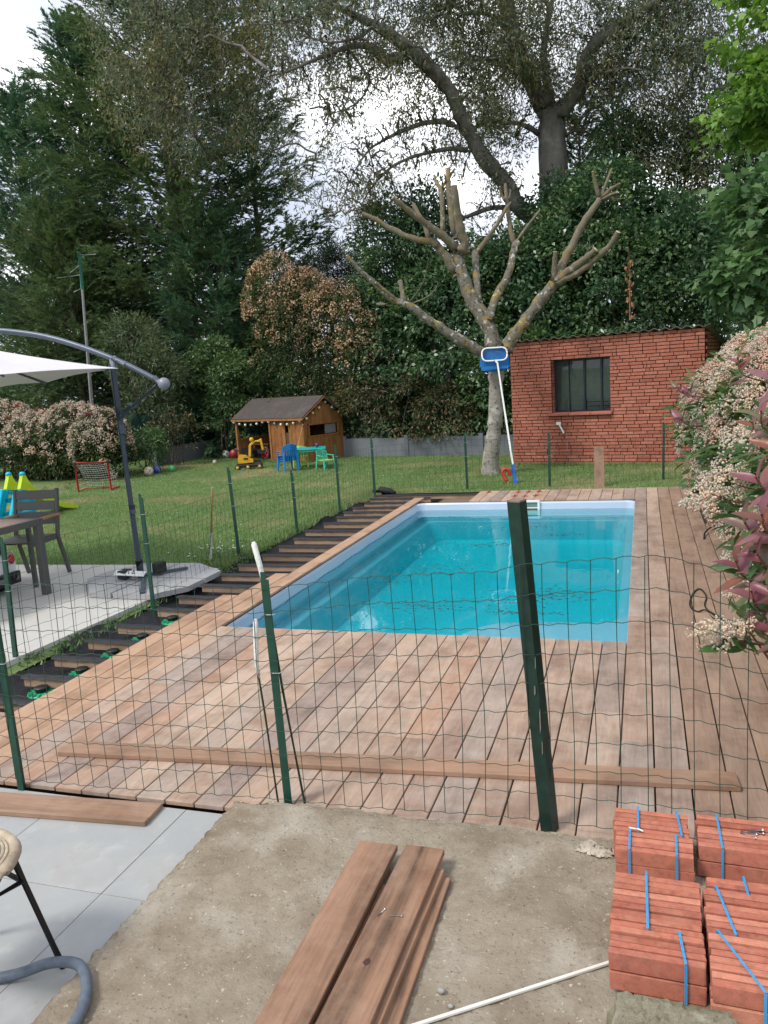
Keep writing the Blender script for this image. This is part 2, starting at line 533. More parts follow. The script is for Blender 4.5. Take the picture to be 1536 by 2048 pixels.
idx = np.arange(nx*ny).reshape(ny, nx)
F = np.stack([idx[:-1, :-1], idx[:-1, 1:], idx[1:, 1:], idx[1:, :-1]], -1).reshape(-1, 4)
V = np.stack([X, Y, Zs], -1).reshape(-1, 3)
rim = np.concatenate([idx[:, 0][::-1], idx[0, :][1:], idx[:, -1][1:], idx[-1, :][::-1][1:]])
low = V[rim].copy(); low[:, 2] = -.16
n0 = len(V); k = len(rim)
F2 = np.array([[rim[i], rim[i+1], n0+i+1, n0+i] for i in range(k-1)])
V = np.concatenate([V, low]); F = np.concatenate([F, F2])
o = link('concrete_slab', np_mesh('concrete_slab', V, F, m_slab, False))
props(o, 'rough weathered concrete landing slab with chipped edges in front of the deck', kind='structure')

# ================================================================== DECK
deck = thing('wooden_deck', 'reddish hardwood deck around the pool with bare joists on its left side', 'deck', (0, 0, 0))
PITCH = .1443
def board(k, y0, y1, mat_, dz=0.0):
    xc = .03 + PITCH*(k+.5)
    w = PITCH - .0065 + random.uniform(-.0008, .0008)
    me = MB().box((0, 0, 0), (w, y1-y0-.002, .021), bev=.002).mesh('deck_board', M[mat_])
    link('deck_board', me, deck, (xc, (y0+y1)/2, -.0105 + dz + random.uniform(-.0012, .0008)), (0, 0, random.uniform(-.0006, .0006)))
def run(k, y0, y1, mat_, cuts=()):
    ys = [y0] + [c for c in cuts if y0 < c < y1] + [y1]
    for a, b in zip(ys[:-1], ys[1:]): board(k, a, b, mat_)
for k in range(-28, 5):
    front = 2.735 if .03 + PITCH*k < -1.66 else 2.79
    if k < -24: run(k, front, 3.42 + random.uniform(-.01, .01), 'deck')
    elif k == -24: run(k, front, 5.86, 'deck_orange', (3.95,))
    elif k == -23: run(k, front, 6.6, 'deck_orange', (4.7,))
    elif k == -22: run(k, front, 10.97, 'deck_orange', (3.4, 7.05,))
    elif k <= -2:
        run(k, front, 5.04 + random.uniform(-.004, .004), 'deck', (random.choice([3.05, 3.5, 3.95, 4.35, 4.6, 9]),))
        if k >= -16: run(k, 10.63, 11.5 + random.uniform(-.01, .01), 'deck')
    elif k <= 3:
        cuts = {-1: (3.64, 5.58, 8.3), 0: (5.15, 9.4), 1: (4.46, 7.95), 2: (5.16, 6.1, 9.0), 3: (4.2, 6.81)}[k]
        run(k, front, 11.56 + random.uniform(-.01, .01), 'deck' if k < 1 else 'deck_brown', cuts)
    else: run(k, front, 8.9, 'deck_brown', (5.2, 7.0))
# joists
m_strip = ground('bitumen strip', [], ([(.013, .013, .015), (.05, .05, .055)], 30.0), bump=.5, bscale=40, rough=.45)
m_green = plain('green plastic pedestal', (.02, .36, .17), .4)
m_blackp = plain('black plastic', (.012, .012, .013), .45)
jy = [3.62, 4.00, 4.34, 4.70, 5.05, 5.50, 5.87, 6.25, 6.65, 7.04, 7.46, 7.88, 8.28, 8.74, 9.22, 9.64, 10.0, 10.36, 10.76, 11.12, 11.42]
for i, y in enumerate(jy):
    x0 = -3.86 + random.uniform(-.05, .04)
    x1 = -3.25 if y < 5.86 else (-3.06 if y < 10.5 else (-2.95 if y < 11.3 else -.1))
    me = MB().box((0, 0, 0), (x1-x0, .045, .068), bev=.002).mesh('joist', M['joist'])
    j = link('joist', me, deck, ((x0+x1)/2, y, -.058), (0, random.uniform(-.006, .006), random.uniform(-.02, .02)))
    n = 26
    vs = []; fs = []
    for q in range(n):
        x = -(x1-x0)/2 + (x1-x0+.02)*q/(n-1) - .012
        wv = .0012 + .004*random.random()
        h = .0355
        vs += [(x, -.036 - .004*random.random(), h - .006 - .007*random.random()), (x, -.02, h+wv), (x, .02, h+wv*random.random()), (x, .036, h - .008*random.random())]
    for q in range(n-1):
        for r in range(3): fs.append((q*4+r, q*4+r+1, q*4+r+5, q*4+r+4))
    st = MB(); st.add(vs, fs, 0, True)
    st.build('membrane_strip', m_strip, j)
    if y < 5.6:
        p = MB().lathe((0, 0, 0), [(.001, .0), (.085, 0), (.088, .012), (.05, .016), (.04, .02), (.001, .02)], 18)
        for q in range(12):
            a = q*PI/6
            p.box((math.cos(a)*.066, math.sin(a)*.066, .019), (.034, .006, .014), Matrix.Rotation(a, 3, 'Z'))
        pd = p.build('pedestal', m_green, deck, (-3.66 + random.uniform(-.03, .03), y - .075, -.118))
        MB().lathe((0, 0, .018), [(.038, 0), (.038, .025), (.046, .027), (.046, .034), (.001, .034)], 14).build('screw_head', m_blackp, pd)
# edge beam along the right end of the near boards
link('joist', MB().box((0, 0, 0), (.06, 2.18, .068), bev=.002).mesh('joist', M['joist']), deck, (-.112, 3.93, -.058))
# red board spacers left in the gaps at the far end
m_red = plain('red plastic', (.45, .03, .02), .45)
for i, (x, y) in enumerate([(-2.135, 11.36), (-1.702, 11.30), (-1.702, 10.95), (-1.557, 11.31), (-1.557, 10.93), (-1.413, 11.33), (-1.413, 10.95)]):
    b = MB().box((0, 0, .004), (.09, .012, .008), bev=.002).box((0, 0, .006), (.012, .10, .012), bev=.002).box((0, 0, .012), (.02, .02, .02), bev=.003)
    o = b.build('board_spacer', m_red, None, (x, y, .0005), (0, 0, random.uniform(-.3, .3)))
    lab = ['red plastic cross spacer on the outer left boards of the far deck strip', 'red cross spacer by the lawn, leftmost of the back row of three', 'red cross spacer by the pool, leftmost of the front row of three',
           'red cross spacer by the lawn, middle of the back row of three', 'red cross spacer by the pool, middle of the front row of three', 'red cross spacer by the lawn, rightmost of the back row of three', 'red cross spacer by the pool, rightmost of the front row of three'][i]
    props(o, lab, 'spacer', 'red spacers between the far deck boards')

# ================================================================== POOL
m_shell = plain('pale blue gelcoat', (.44, .52, .645), .28, vary=.03, scale=3, coat=.3)
m_white = plain('white plastic', (.78, .78, .76), .4, vary=.04)
pool = thing('swimming_pool', 'rectangular pale blue fibreglass pool filled with turquoise water', 'pool', (-1.55, 7.82, 0))
POFF = Vector((-1.55, 7.82, 0))
def ring(x0, x1, y0, y1, r, z, n=7):
    out = []
    for cx, cy, a0 in ((x1-r, y1-r, 0), (x0+r, y1-r, 90), (x0+r, y0+r, 180), (x1-r, y0+r, 270)):
        for i in range(n):
            a = math.radians(a0 + 90*i/(n-1))
            out.append((cx + r*math.cos(a) - POFF.x, cy + r*math.sin(a) - POFF.y, z))
    return out
def loft(mb, rings, cap=True):
    n = len(rings[0]); vs = [p for r in rings for p in r]; fs = []
    for i in range(len(rings)-1):
        for j in range(n): fs.append((i*n+j, i*n+(j+1) % n, (i+1)*n+(j+1) % n, (i+1)*n+j))
    if cap: fs.append(tuple((len(rings)-1)*n+j for j in range(n)))
    mb.add(vs, fs, 0, False)
    return mb
loft(MB(), [ring(-3.02, -.08, 5.034, 10.65, .12, -.06), ring(-3.01, -.09, 5.034, 10.64, .12, -.032), ring(-2.995, -.105, 5.036, 10.615, .11, -.024), ring(-2.985, -.115, 5.045, 10.60, .11, -.045),
            ring(-2.962, -.135, 5.07, 10.565, .11, -.268), ring(-2.95, -.145, 5.08, 10.555, .11, -.275), ring(-2.84, -.205, 5.15, 10.55, .12, -.278), ring(-2.825, -.215, 5.16, 10.548, .12, -.29), ring(-2.70, -.25, 5.22, 10.51, .2, -.52), ring(-2.60, -.31, 5.30, 10.45, .2, -.56)]).build('shell', m_shell, pool)
# corner bench under water at the near right
pl = [(-.118, 5.05), (-.118, 6.30), (-.24, 6.08), (-.40, 6.03), (-.85, 6.02), (-1.06, 5.97), (-1.2, 5.86), (-1.31, 5.66), (-1.34, 5.4), (-1.34, 5.05)]
MB().prism([(x-POFF.x, y-POFF.y, -.555) for x, y in pl], (0, 0, .35)).build('bench', m_shell, pool)
sk = MB()
for (cx, cz, w, h) in ((-1.465, -.012, .30, .03), (-1.465, -.175, .30, .05), (-1.60, -.085, .03, .12), (-1.33, -.085, .03, .12)):
    sk.box((cx-POFF.x, 10.575-POFF.y, cz), (w, .02, h), bev=.003)
s = sk.build('skimmer', m_white, pool)
MB().box((-1.465-POFF.x, 10.585-POFF.y, -.085), (.24, .008, .125)).build('skimmer_flap', plain('grey green plastic', (.16, .22, .19), .5), s)
MB().box((-1.465-POFF.x, 10.575-POFF.y, -.10), (.24, .012, .012)).build('skimmer_bar', m_white, s)
MB().lathe((-.22-POFF.x, 7.1-POFF.y, -.075), [(.001, 0), (.02, 0), (.02, .006), (.001, .008)], 12, (-1, 0, 0)).build('hook_plug', m_white, pool)

# water: clear surface that mirrors by angle, body absorbs red
m, t, b = ntree('pool water')
t.nodes.remove(b)
out = t.nodes['Material Output']
fr = t.nodes.new('ShaderNodeFresnel'); fr.inputs['IOR'].default_value = 1.34
tp = t.nodes.new('ShaderNodeBsdfTransparent'); tp.inputs['Color'].default_value = (.86, .97, .985, 1)
gl = t.nodes.new('ShaderNodeBsdfGlossy'); gl.inputs['Roughness'].default_value = .004
c = t.nodes.new('ShaderNodeTexCoord')
mp = t.nodes.new('ShaderNodeMapping'); mp.inputs['Scale'].default_value = (1, .6, 1)
t.links.new(c.outputs['Object'], mp.inputs['Vector'])
nw = noise(t, mp.outputs[0], 7.0, 3, .5)
bp = t.nodes.new('ShaderNodeBump'); bp.inputs['Strength'].default_value = .05; bp.inputs['Distance'].default_value = .02
t.links.new(nw.outputs['Fac'], bp.inputs['Height'])
t.links.new(bp.outputs[0], gl.inputs['Normal']); t.links.new(bp.outputs[0], fr.inputs['Normal'])
mx = t.nodes.new('ShaderNodeMixShader')
t.links.new(fr.outputs[0], mx.inputs[0]); t.links.new(tp.outputs[0], mx.inputs[1]); t.links.new(gl.outputs[0], mx.inputs[2])
t.links.new(mx.outputs[0], out.inputs['Surface'])
va = t.nodes.new('ShaderNodeVolumeAbsorption'); va.inputs['Color'].default_value = (.0, .957, .945, 1); va.inputs['Density'].default_value = 1.42
t.links.new(va.outputs[0], out.inputs['Volume'])
m_water = m
wb = loft(MB(), [ring(-2.98, -.122, 5.052, 10.59, .11, -.12), ring(-2.98, -.122, 5.052, 10.59, .11, -.70)])
wb.f.append(list(range(28))); wb.m.append(0); wb.smooth.append(False)
props(wb.build('pool_water', m_water, None, tuple(POFF)), 'turquoise pool water, still, mirroring trees and sky', kind='structure')
# leaf litter lying on the pool floor and floating
m_debris = leafmat('wet leaf litter', [(.012, .016, .010), (.03, .035, .02), (.05, .045, .02)], .7, 0)
V = []; F = []
def litter(cx, cy, L_, W_, n, z, bend):
    for _ in range(n):
        u = random.gauss(0, .42)
        x = cx + u*L_; y = cy + bend*u*u*L_ + random.gauss(0, 1)*W_
        if not (-2.7 < x < -.35 and 5.6 < y < 10.3): continue
        a = random.uniform(-.7, .7); l = random.uniform(.008, .030); w = random.uniform(.004, .010)
        b0 = len(V)
        ca, sa = math.cos(a), math.sin(a)
        for (p, q) in ((-l, 0), (0, -w), (l, 0), (0, w)):
            V.append((x + p*ca - q*sa, y + p*sa + q*ca, z + random.uniform(0, .002)))
        F.append((b0, b0+1, b0+2, b0+3))
for (cx, cy, L_, W_, n, bend) in ((-.75, 6.5, .5, .13, 150, -.2), (-.95, 6.25, .5, .10, 60, .3), (-1.75, 6.05, .5, .08, 110, .1), (-1.9, 7.3, .5, .16, 90, .2), (-1.6, 8.4, .75, .10, 130, .2), (-.85, 8.9, .35, .05, 60, 0), (-1.4, 9.4, .9, .12, 80, 0), (-2.25, 6.9, .25, .2, 50, .4), (-.9, 5.95, .5, .03, 70, .1)):
    litter(cx, cy, L_, W_, n, -.1192, bend)
link_o = link('leaf_litter', np_mesh('leaf_litter', np.array(V), np.array(F), m_debris))
props(link_o, 'dark specks of leaf litter drifting on the pool', kind='stuff')
# ================================================================== LOOSE PLANKS, FOREGROUND BITS
def plank(label, c, size, rotz, mat_, tilt=0.0, group=None):
    o = MB().box((0, 0, 0), size, bev=.002).build('plank', M[mat_], None, c, (tilt, 0, rotz))
    return props(o, label, 'plank', group)
plank('long loose plank laid crosswise over the deck boards', (-1.21, 3.19, .0125), (.125, 3.14, .022), math.radians(-90+4.6), 'plank_dry')
plank('brown plank lying on the grey tiles along the deck edge', (-2.86, 2.565, -.0075), (.15, 1.78, .022), math.radians(-90+4.3), 'plank_dry')
G = 'planks stacked on the concrete slab'
plank('left plank on top of the stack on the slab', (-.91, 1.56, .095), (.142, 1.80, .022), math.radians(.3), 'plank', group=G)
plank('grained plank with a dark knot on top of the stack, right of the gap', (-.755, 1.56, .095), (.140, 1.82, .022), math.radians(-.6), 'plank', group=G)
plank('hidden middle plank under the left top plank', (-.92, 1.5, .072), (.142, 1.75, .022), 0, 'plank', group=G)
plank('thin edge plank sandwiched right under the grained top plank', (-.742, 1.48, .072), (.140, 1.82, .022), math.radians(-.9), 'plank', group=G)
plank('bottom plank sticking out on the right of the slab stack', (-.700, 1.44, .0495), (.150, 1.88, .022), math.radians(.6), 'plank', group=G)
plank('bottom left plank carrying the slab stack', (-.90, 1.45, .0495), (.14, 1.7, .022), 0, 'plank', group=G)
plank('upright plank leaning on the wire fence before the brick hut', (-.635, 12.33, .20), (.145, .022, .62), 0, 'plank_dry', tilt=math.radians(-9))
kn = MB(); rr = random.Random(4)
kn.add([(0, 0, 0)] + [(math.cos(a*PI/7)*.012*rr.uniform(.7, 1.2), math.sin(a*PI/7)*.015*rr.uniform(.7, 1.2), 0) for a in range(14)], [(0, i+1, (i+1) % 14 + 1) for i in range(14)])
pk = [o for o in bpy.data.objects if o.get('label', '').startswith('grained plank')][0]
kn.build('knot', plain('dark resin knot', (.06, .02, .015), .7, vary=.4, scale=80), pk, (-.012, .33, .0113))
# two screws on the top plank
m_steel = plain('bright steel', (.55, .55, .56), .3, 1.0, vary=.05)
for i, (x, y, a) in enumerate([(-.795, 2.08, 1.2), (-.757, 2.09, .15)]):
    mb = MB().tube([(0, 0, 0), (.034, 0, 0)], .0018, 6)
    mb.lathe((.034, 0, 0), [(.0018, 0), (.0045, .002), (.0045, .004), (.001, .004)], 8, (1, 0, 0))
    props(mb.build('screw', m_steel, None, (x, y, .1082), (0, 0, a)), ['steel screw on the grained plank, nearer the gap', 'steel screw on the grained plank, nearer its outer edge'][i], 'screw', 'screws left on the top plank')
for i in range(4):
    mb = MB().tube([(0, 0, 0), (.045, 0, 0)], .003, 6)
    mb.lathe((.045, 0, 0), [(.003, 0), (.007, .003), (.007, .006), (.001, .006)], 8, (1, 0, 0))
    props(mb.build('screw', m_steel, None, (.295 + .012*i - .01*(i % 2), 2.685 + .006*i, .1545 + .0035*(i % 2)), (0, .05, .2*i - .3)),
          'bright steel screw in the little heap on the strapped brick bundle at the back', 'screw', 'heap of screws on the back right brick bundle')

# white trim rod on the slab
m_wht = plain('white plastic profile', (.72, .70, .64), .45, vary=.08)
props(MB().bar((-.72, 1.675, .045), (-.06, 2.15, .045), .010, .008, bev=.001).build('trim_rod', m_wht), 'thin white plastic rod lying on the concrete slab towards the bricks', 'rod')
m_stone = ground('grey pebble', [], ([(.25, .24, .22), (.42, .40, .37)], 40.0))
for i, (x, y, r) in enumerate([(-.553, 1.90, .012), (-.515, 1.855, .009)]):
    mb = MB().ball((0, 0, 0), r, 8, sq=(1, .8, .7))
    mb.v = [(p[0]*random.uniform(.8, 1.2), p[1]*random.uniform(.8, 1.2), p[2]) for p in mb.v]
    props(mb.build('pebble', m_stone, None, (x, y, .038 + r*.6)), ['larger grey pebble on the slab beside the planks', 'smaller grey pebble on the slab near the white rod'][i], 'pebble')
# crumpled rag
m_rag = plain('dirty cream cloth', (.44, .38, .31), .9, scale=30, vary=.25, bump=.5)
n = 26
vs = []; fs = []
rr = random.Random(5)
for j in range(12):
    for i in range(n):
        u, v = i/(n-1), j/11
        w = .045*math.sin(PI*min(1, u*1.15)) + .012
        vs.append((-.245 + .13*u + rr.gauss(0, .0035), 2.665 + (v-.5)*w*1.7 + .018*math.sin(u*5) + rr.gauss(0, .003), .042 + .026*math.sin(PI*v)*(.4+.8*rr.random())*(.4 + u*.6)))
for j in range(11):
    for i in range(n-1): fs.append((j*n+i, j*n+i+1, (j+1)*n+i+1, (j+1)*n+i))
props(MB().add(vs, fs, 0, True).build('rag', m_rag), 'crumpled cream rag on the slab edge beside the bricks', 'rag')

# hose
m_hose = plain('grey blue rubber', (.10, .125, .16), .5, scale=40, vary=.2)
def smooth_path(pts, k=6):
    P = [Vector(p) for p in pts]; out = []
    P = [P[0]*2-P[1]] + P + [P[-1]*2-P[-2]]
    for i in range(1, len(P)-2):
        for j in range(k):
            t = j/k
            a, b, c, d = P[i-1], P[i], P[i+1], P[i+2]
            out.append(.5*((2*b) + (c-a)*t + (2*a-5*b+4*c-d)*t*t + (3*b-a-3*c+d)*t**3))
    out.append(P[-2])
    return out
props(MB().tube(smooth_path([(-2.5, 1.45, -.003), (-2.1, 1.61, -.003), (-1.88, 1.70, .0), (-1.75, 1.745, .035), (-1.635, 1.735, .058), (-1.555, 1.67, .058), (-1.505, 1.58, .057), (-1.49, 1.45, .056), (-1.5, 1.2, .056)]), .0165, 12).build('garden_hose', m_hose),
      'thick grey rubber hose bent over the slab edge onto the tiles', 'hose')
# black cables by the deck edge
m_cable = plain('black cable sheath', (.012, .012, .015), .4)
props(MB().tube(smooth_path([(.72, 5.35, .01), (.58, 5.48, .006), (.46, 5.60, .006), (.40, 5.83, .006), (.425, 6.08, .008), (.40, 6.27, .010), (.355, 6.22, .008), (.31, 5.98, .006), (.305, 5.80, .006), (.345, 5.70, .008), (.40, 5.72, .014), (.50, 5.52, .013), (.64, 5.38, .012), (.78, 5.30, .01)]), .0055, 8).build('cable', m_cable),
      'black cable looped on the deck boards under the red leaves', 'cable')
props(MB().tube(smooth_path([(.545, 8.10, .006), (.57, 8.3, .03), (.66, 8.5, .05), (.8, 8.6, .05), (.95, 8.7, .0)]), .008, 8).build('cable', m_cable),
      'short black cable end poking from the hedge onto the deck', 'cable')

# stool with woven seat
m_blk = plain('black painted steel', (.012, .012, .014), .4, .3)
m_rattan = wood('woven rush', [(.42, .35, .26), (.46, .38, .28)], axis=2, scale=30, stretch=.3, pale=(.6, .53, .42))
st = thing('stool', 'low stool with woven rush seat and slanted black legs on the tiles', 'stool', (-1.965, 1.63, -.02))
for k in range(16):
    z = .418 + .018*math.sin(k*PI/15*1.0)
    r = .185 - .0108*k
    MB().tube([(math.cos(a*PI/20)*r, math.sin(a*PI/20)*r, z + .002*random.random()) for a in range(40)], .0065 if k else .019, 6, closed=True).build('woven_ring', m_rattan, st)
for k in range(4):
    a = math.radians(28 + 90*k); af = a + .17
    MB().tube([(math.cos(a)*.185, math.sin(a)*.185, .415), (math.cos(af)*.27, math.sin(af)*.27, 0)], .0105, 8).build('leg', m_blk, st)
    a2 = math.radians(28 + 90*(k+1)); r = .20
    MB().tube([(math.cos(a)*r, math.sin(a)*r, .34), (math.cos(a2)*r, math.sin(a2)*r, .34)], .008, 8).build('stretcher', m_blk, st)

# strapped brick bundles
m, t, b = ntree('terracotta')
c = t.nodes.new('ShaderNodeTexCoord'); oi = t.nodes.new('ShaderNodeObjectInfo')
r = ramp(t, [(.31, .10, .065), (.47, .17, .11), (.39, .13, .09), (.54, .225, .15), (.43, .15, .10)])
t.links.new(oi.outputs['Random'], r.inputs['Fac'])
add = t.nodes.new('ShaderNodeVectorMath'); add.operation = 'ADD'
sc_ = t.nodes.new('ShaderNodeVectorMath'); sc_.operation = 'SCALE'; sc_.inputs['Scale'].default_value = 50
cmb = t.nodes.new('ShaderNodeCombineXYZ')
for i in range(3): t.links.new(oi.outputs['Random'], cmb.inputs[i])
t.links.new(cmb.outputs[0], sc_.inputs[0]); t.links.new(c.outputs['Object'], add.inputs[0]); t.links.new(sc_.outputs[0], add.inputs[1])
n1 = noise(t, add.outputs[0], 35, 8, .7)
k = ramp(t, [(.68,)*3, (1, 1, 1), (1.25, 1.22, 1.2)], [.3, .5, .75])
t.links.new(n1.outputs['Fac'], k.inputs['Fac'])
mx = t.nodes.new('ShaderNodeMix'); mx.data_type = 'RGBA'; mx.blend_type = 'MULTIPLY'; mx.inputs['Factor'].default_value = 1
t.links.new(r.outputs[0], mx.inputs['A']); t.links.new(k.outputs[0], mx.inputs['B'])
nd = noise(t, add.outputs[0], 9, 6, .7)
kd = ramp(t, [(0, 0, 0), (.45,)*3], [.5, .72]); t.links.new(nd.outputs['Fac'], kd.inputs['Fac'])
md_ = t.nodes.new('ShaderNodeMix'); md_.data_type = 'RGBA'
t.links.new(kd.outputs[0], md_.inputs['Factor']); t.links.new(mx.outputs['Result'], md_.inputs['A']); md_.inputs['B'].default_value = (.50, .27, .19, 1)
t.links.new(md_.outputs['Result'], b.inputs['Base Color'])
b.inputs['Roughness'].default_value = .9; b.inputs['Specular IOR Level'].default_value = .2
n2 = noise(t, add.outputs[0], 160, 5, .7)
bp = t.nodes.new('ShaderNodeBump'); bp.inputs['Strength'].default_value = .5; bp.inputs['Distance'].default_value = .003
t.links.new(n2.outputs['Fac'], bp.inputs['Height']); t.links.new(bp.outputs[0], b.inputs['Normal'])
m_terra = m
m_strap = plain('blue strapping band', (.03, .30, .62), .35, vary=.1)
brick_meshes = []
for i in range(6):
    mb = MB().box((0, 0, 0), (.245, .0222, .0545), bev=.0024)
    rr = random.Random(i)
    mb.v = [(p[0] + rr.gauss(0, .0009), p[1] + rr.gauss(0, .0005), p[2] + rr.gauss(0, .0007)) for p in mb.v]
    brick_meshes.append(mb.mesh('brick', m_terra))
GB = 'strapped bundles of terracotta brick slips'
def bundle(label, x0, y0, rows, z0, layers=2, straps=(), rot=0.0, skew=None):
    th = .0285; zj = .0018
    bt = thing('brick_bundle', label, 'brick bundle', (x0 + .1225, y0 + rows*th/2, z0), rot, GB)
    for l in range(layers):
        for q in range(rows):
            link('brick', random.choice(brick_meshes), bt, (random.gauss(0, .0022), (q + .5 - rows/2)*th, .0285 + l*.0575 + random.gauss(0, zj)), (random.gauss(0, .004), random.gauss(0, .003), random.gauss(0, .003)))
    h = layers*.0575 + .0025; d = rows*th/2 + .004
    for s in straps:
        sx0, sx1 = s if isinstance(s, tuple) else (s, s + .006)
        w = .0068
        pts = [(sx0, -d, .0), (sx0, -d, h), (sx1, d, h), (sx1, d, 0.0)]
        mb = MB()
        mb.add([(sx0-w/2+.012*0, -d-.001, 0), (sx0+w/2, -d-.001, 0), (sx0+w/2, -d-.001, h), (sx0-w/2, -d-.001, h)], [(0, 1, 2, 3)])
        N = 10
        vs = []; fs = []
        for q in range(N+1):
            tq = q/N
            x = sx0 + (sx1-sx0)*tq; y = -d - .001 + (2*d+.002)*tq; z = h + .0034 + (.0012 if q % 2 else 0)
            vs += [(x-w/2, y, z), (x+w/2, y, z), (x+w/2, y, z+.0008), (x-w/2, y, z+.0008)]
        for q in range(N):
            a = q*4
            fs += [(a, a+1, a+5, a+4), (a+3, a+7, a+6, a+2), (a, a+4, a+7, a+3), (a+1, a+2, a+6, a+5)]
        mb.add(vs, fs)
        mb.add([(sx1-w/2, d+.001, 0), (sx1+w/2, d+.001, 0), (sx1+w/2, d+.001, h), (sx1-w/2, d+.001, h)], [(0, 1, 2, 3)])
        mb.build('strap', m_strap, bt)
    return bt
ZB = .064
bundle('front left brick bundle of four rows with a strap at its right', -.105, 1.985, 4, ZB, straps=[(.075, .06)], rot=-.03)
bundle('deep left brick bundle of nine rows with one strap, behind the front one', -.102, 2.104, 9, ZB-.002, straps=[(-.02, -.03)], rot=-.025)
bundle('front right brick bundle cut by the photo edge with a slanting strap', .153, 1.925, 7, ZB, straps=[(.0, -.10)], rot=-.03)
bundle('second right brick bundle with two slanting straps', .156, 2.128, 7, ZB-.002, straps=[(-.05, -.09), (.075, .055)], rot=-.025)
bundle('low single layer brick bundle between the right front and right back bundles', .172, 2.365, 5, .045, layers=1, straps=[(.0, -.01)], rot=-.02)
bundle('back left brick bundle of four rows with two straps', -.104, 2.512, 4, .040, straps=[(-.075, -.078), (.072, .070)], rot=-.03)
bundle('rearmost left brick bundle at the slab edge with two straps', -.112, 2.632, 5, .040, straps=[(-.04, -.045), (.10, .085)], rot=-.03)
bundle('rearmost right brick bundle with a heap of screws on top', .162, 2.578, 7, .040, straps=[(-.05, -.06)], rot=-.035)
m_pal = plain('pallet wood', (.24, .17, .11), .85, vary=.3)
pal = thing('pallet', 'low wooden pallet under the front brick bundles', 'pallet', (.19, 2.17, .04))
for k in range(4): MB().box((0, -.19 + .125*k, .014), (.46, .09, .015), bev=.002).build('slat', m_pal, pal)
for k in range(3): MB().box((-.2 + .2*k, 0, .0028), (.07, .46, .0060)).build('runner', m_pal, pal)
# white tie on a strap
props(MB().tube(smooth_path([(-.062, 2.640, .1600), (-.045, 2.627, .166), (-.03, 2.632, .162), (-.015, 2.62, .164)]), .003, 6).build('cable_tie', m_wht), 'twisted white tie lying on the rearmost left brick bundle', 'tie')
# rough stone block in front
m_block = ground('mossy mortar', [((.10, .12, .05), 5, .5, .68, .7), ((.5, .46, .36), 14, .55, .7, .8), ((.30, .11, .07), 4, .60, .7, .8)], ([(.22, .20, .14), (.36, .32, .23)], 22.0), bump=1.0, bscale=40, rough=.95, bdist=.02)
nx, ny = 34, 22
vs = []; fs = []
rr = random.Random(9)
for j in range(ny):
    for i in range(nx):
        u, v = i/(nx-1)*2-1, j/(ny-1)*2-1
        e = max(abs(u), abs(v))
        z = .118 - .10*max(0, e-.80)/.2*rr.uniform(.8, 1.3) + rr.gauss(0, .003)
        if e > .99: z = .0
        s = 1 + .03*rr.gauss(0, 1)*(e > .6)
        vs.append((u*.168*s, v*.155*s, z))
for j in range(ny-1):
    for i in range(nx-1): fs.append((j*nx+i, j*nx+i+1, (j+1)*nx+i+1, (j+1)*nx+i))
props(MB().add(vs, fs).build('stone_block', m_block, None, (.055, 1.755, .036), (0, 0, -.06)), 'lump of mossy old masonry in front of the brick bundles', 'masonry block')

# ================================================================== FENCES
m_fence = plain('dark green fence coating', (.008, .055, .035), .45, vary=.2)
m_wire = plain('green wire', (.015, .05, .035), .5, vary=.2)
m_galv = plain('galvanised tie wire', (.5, .5, .5), .4, .8)
def tpost(parent, base, top, s=.032, name='post'):
    base, top = Vector(base), Vector(top)
    ax, sd_, up = frame_of(top-base, (0, 1, 0))
    a, bb = Vector((1, 0, 0)), Vector((0, 1, 0))
    d = top - base
    mb = MB()
    for (w, h, oy) in ((s, .005, 0), (.006, s*.85, s*.42)):
        p = [(-w/2, oy-h/2), (w/2, oy-h/2), (w/2, oy+h/2), (-w/2, oy+h/2)]
        z0 = .0 if oy == 0 else .0
        q = [base + a*x + bb*y + Vector((0, 0, z0)) for x, y in p]
        ex = d if oy == 0 else d*.985
        mb.prism(q, ex)
    # notched tip
    mb.prism([top + a*(-s/2), top + a*(s*.1), top + a*(s*.1) + Vector((0, 0, .03)), top + a*(-s/2) + Vector((0, 0, .03))], bb*.005)
    o = mb.build(name, m_fence, parent)
    tie = MB()
    for f in (.62, .86):
        p = base + d*f
        tie.tube([p + a*(-s*.7) + bb*-.008, p + bb*-.010, p + a*(s*.8) + bb*-.006, p + a*(s*1.2) + Vector((0, -.004, .012))], .0016, 5)
    tie.build('tie_wire', m_galv, o)
    return o
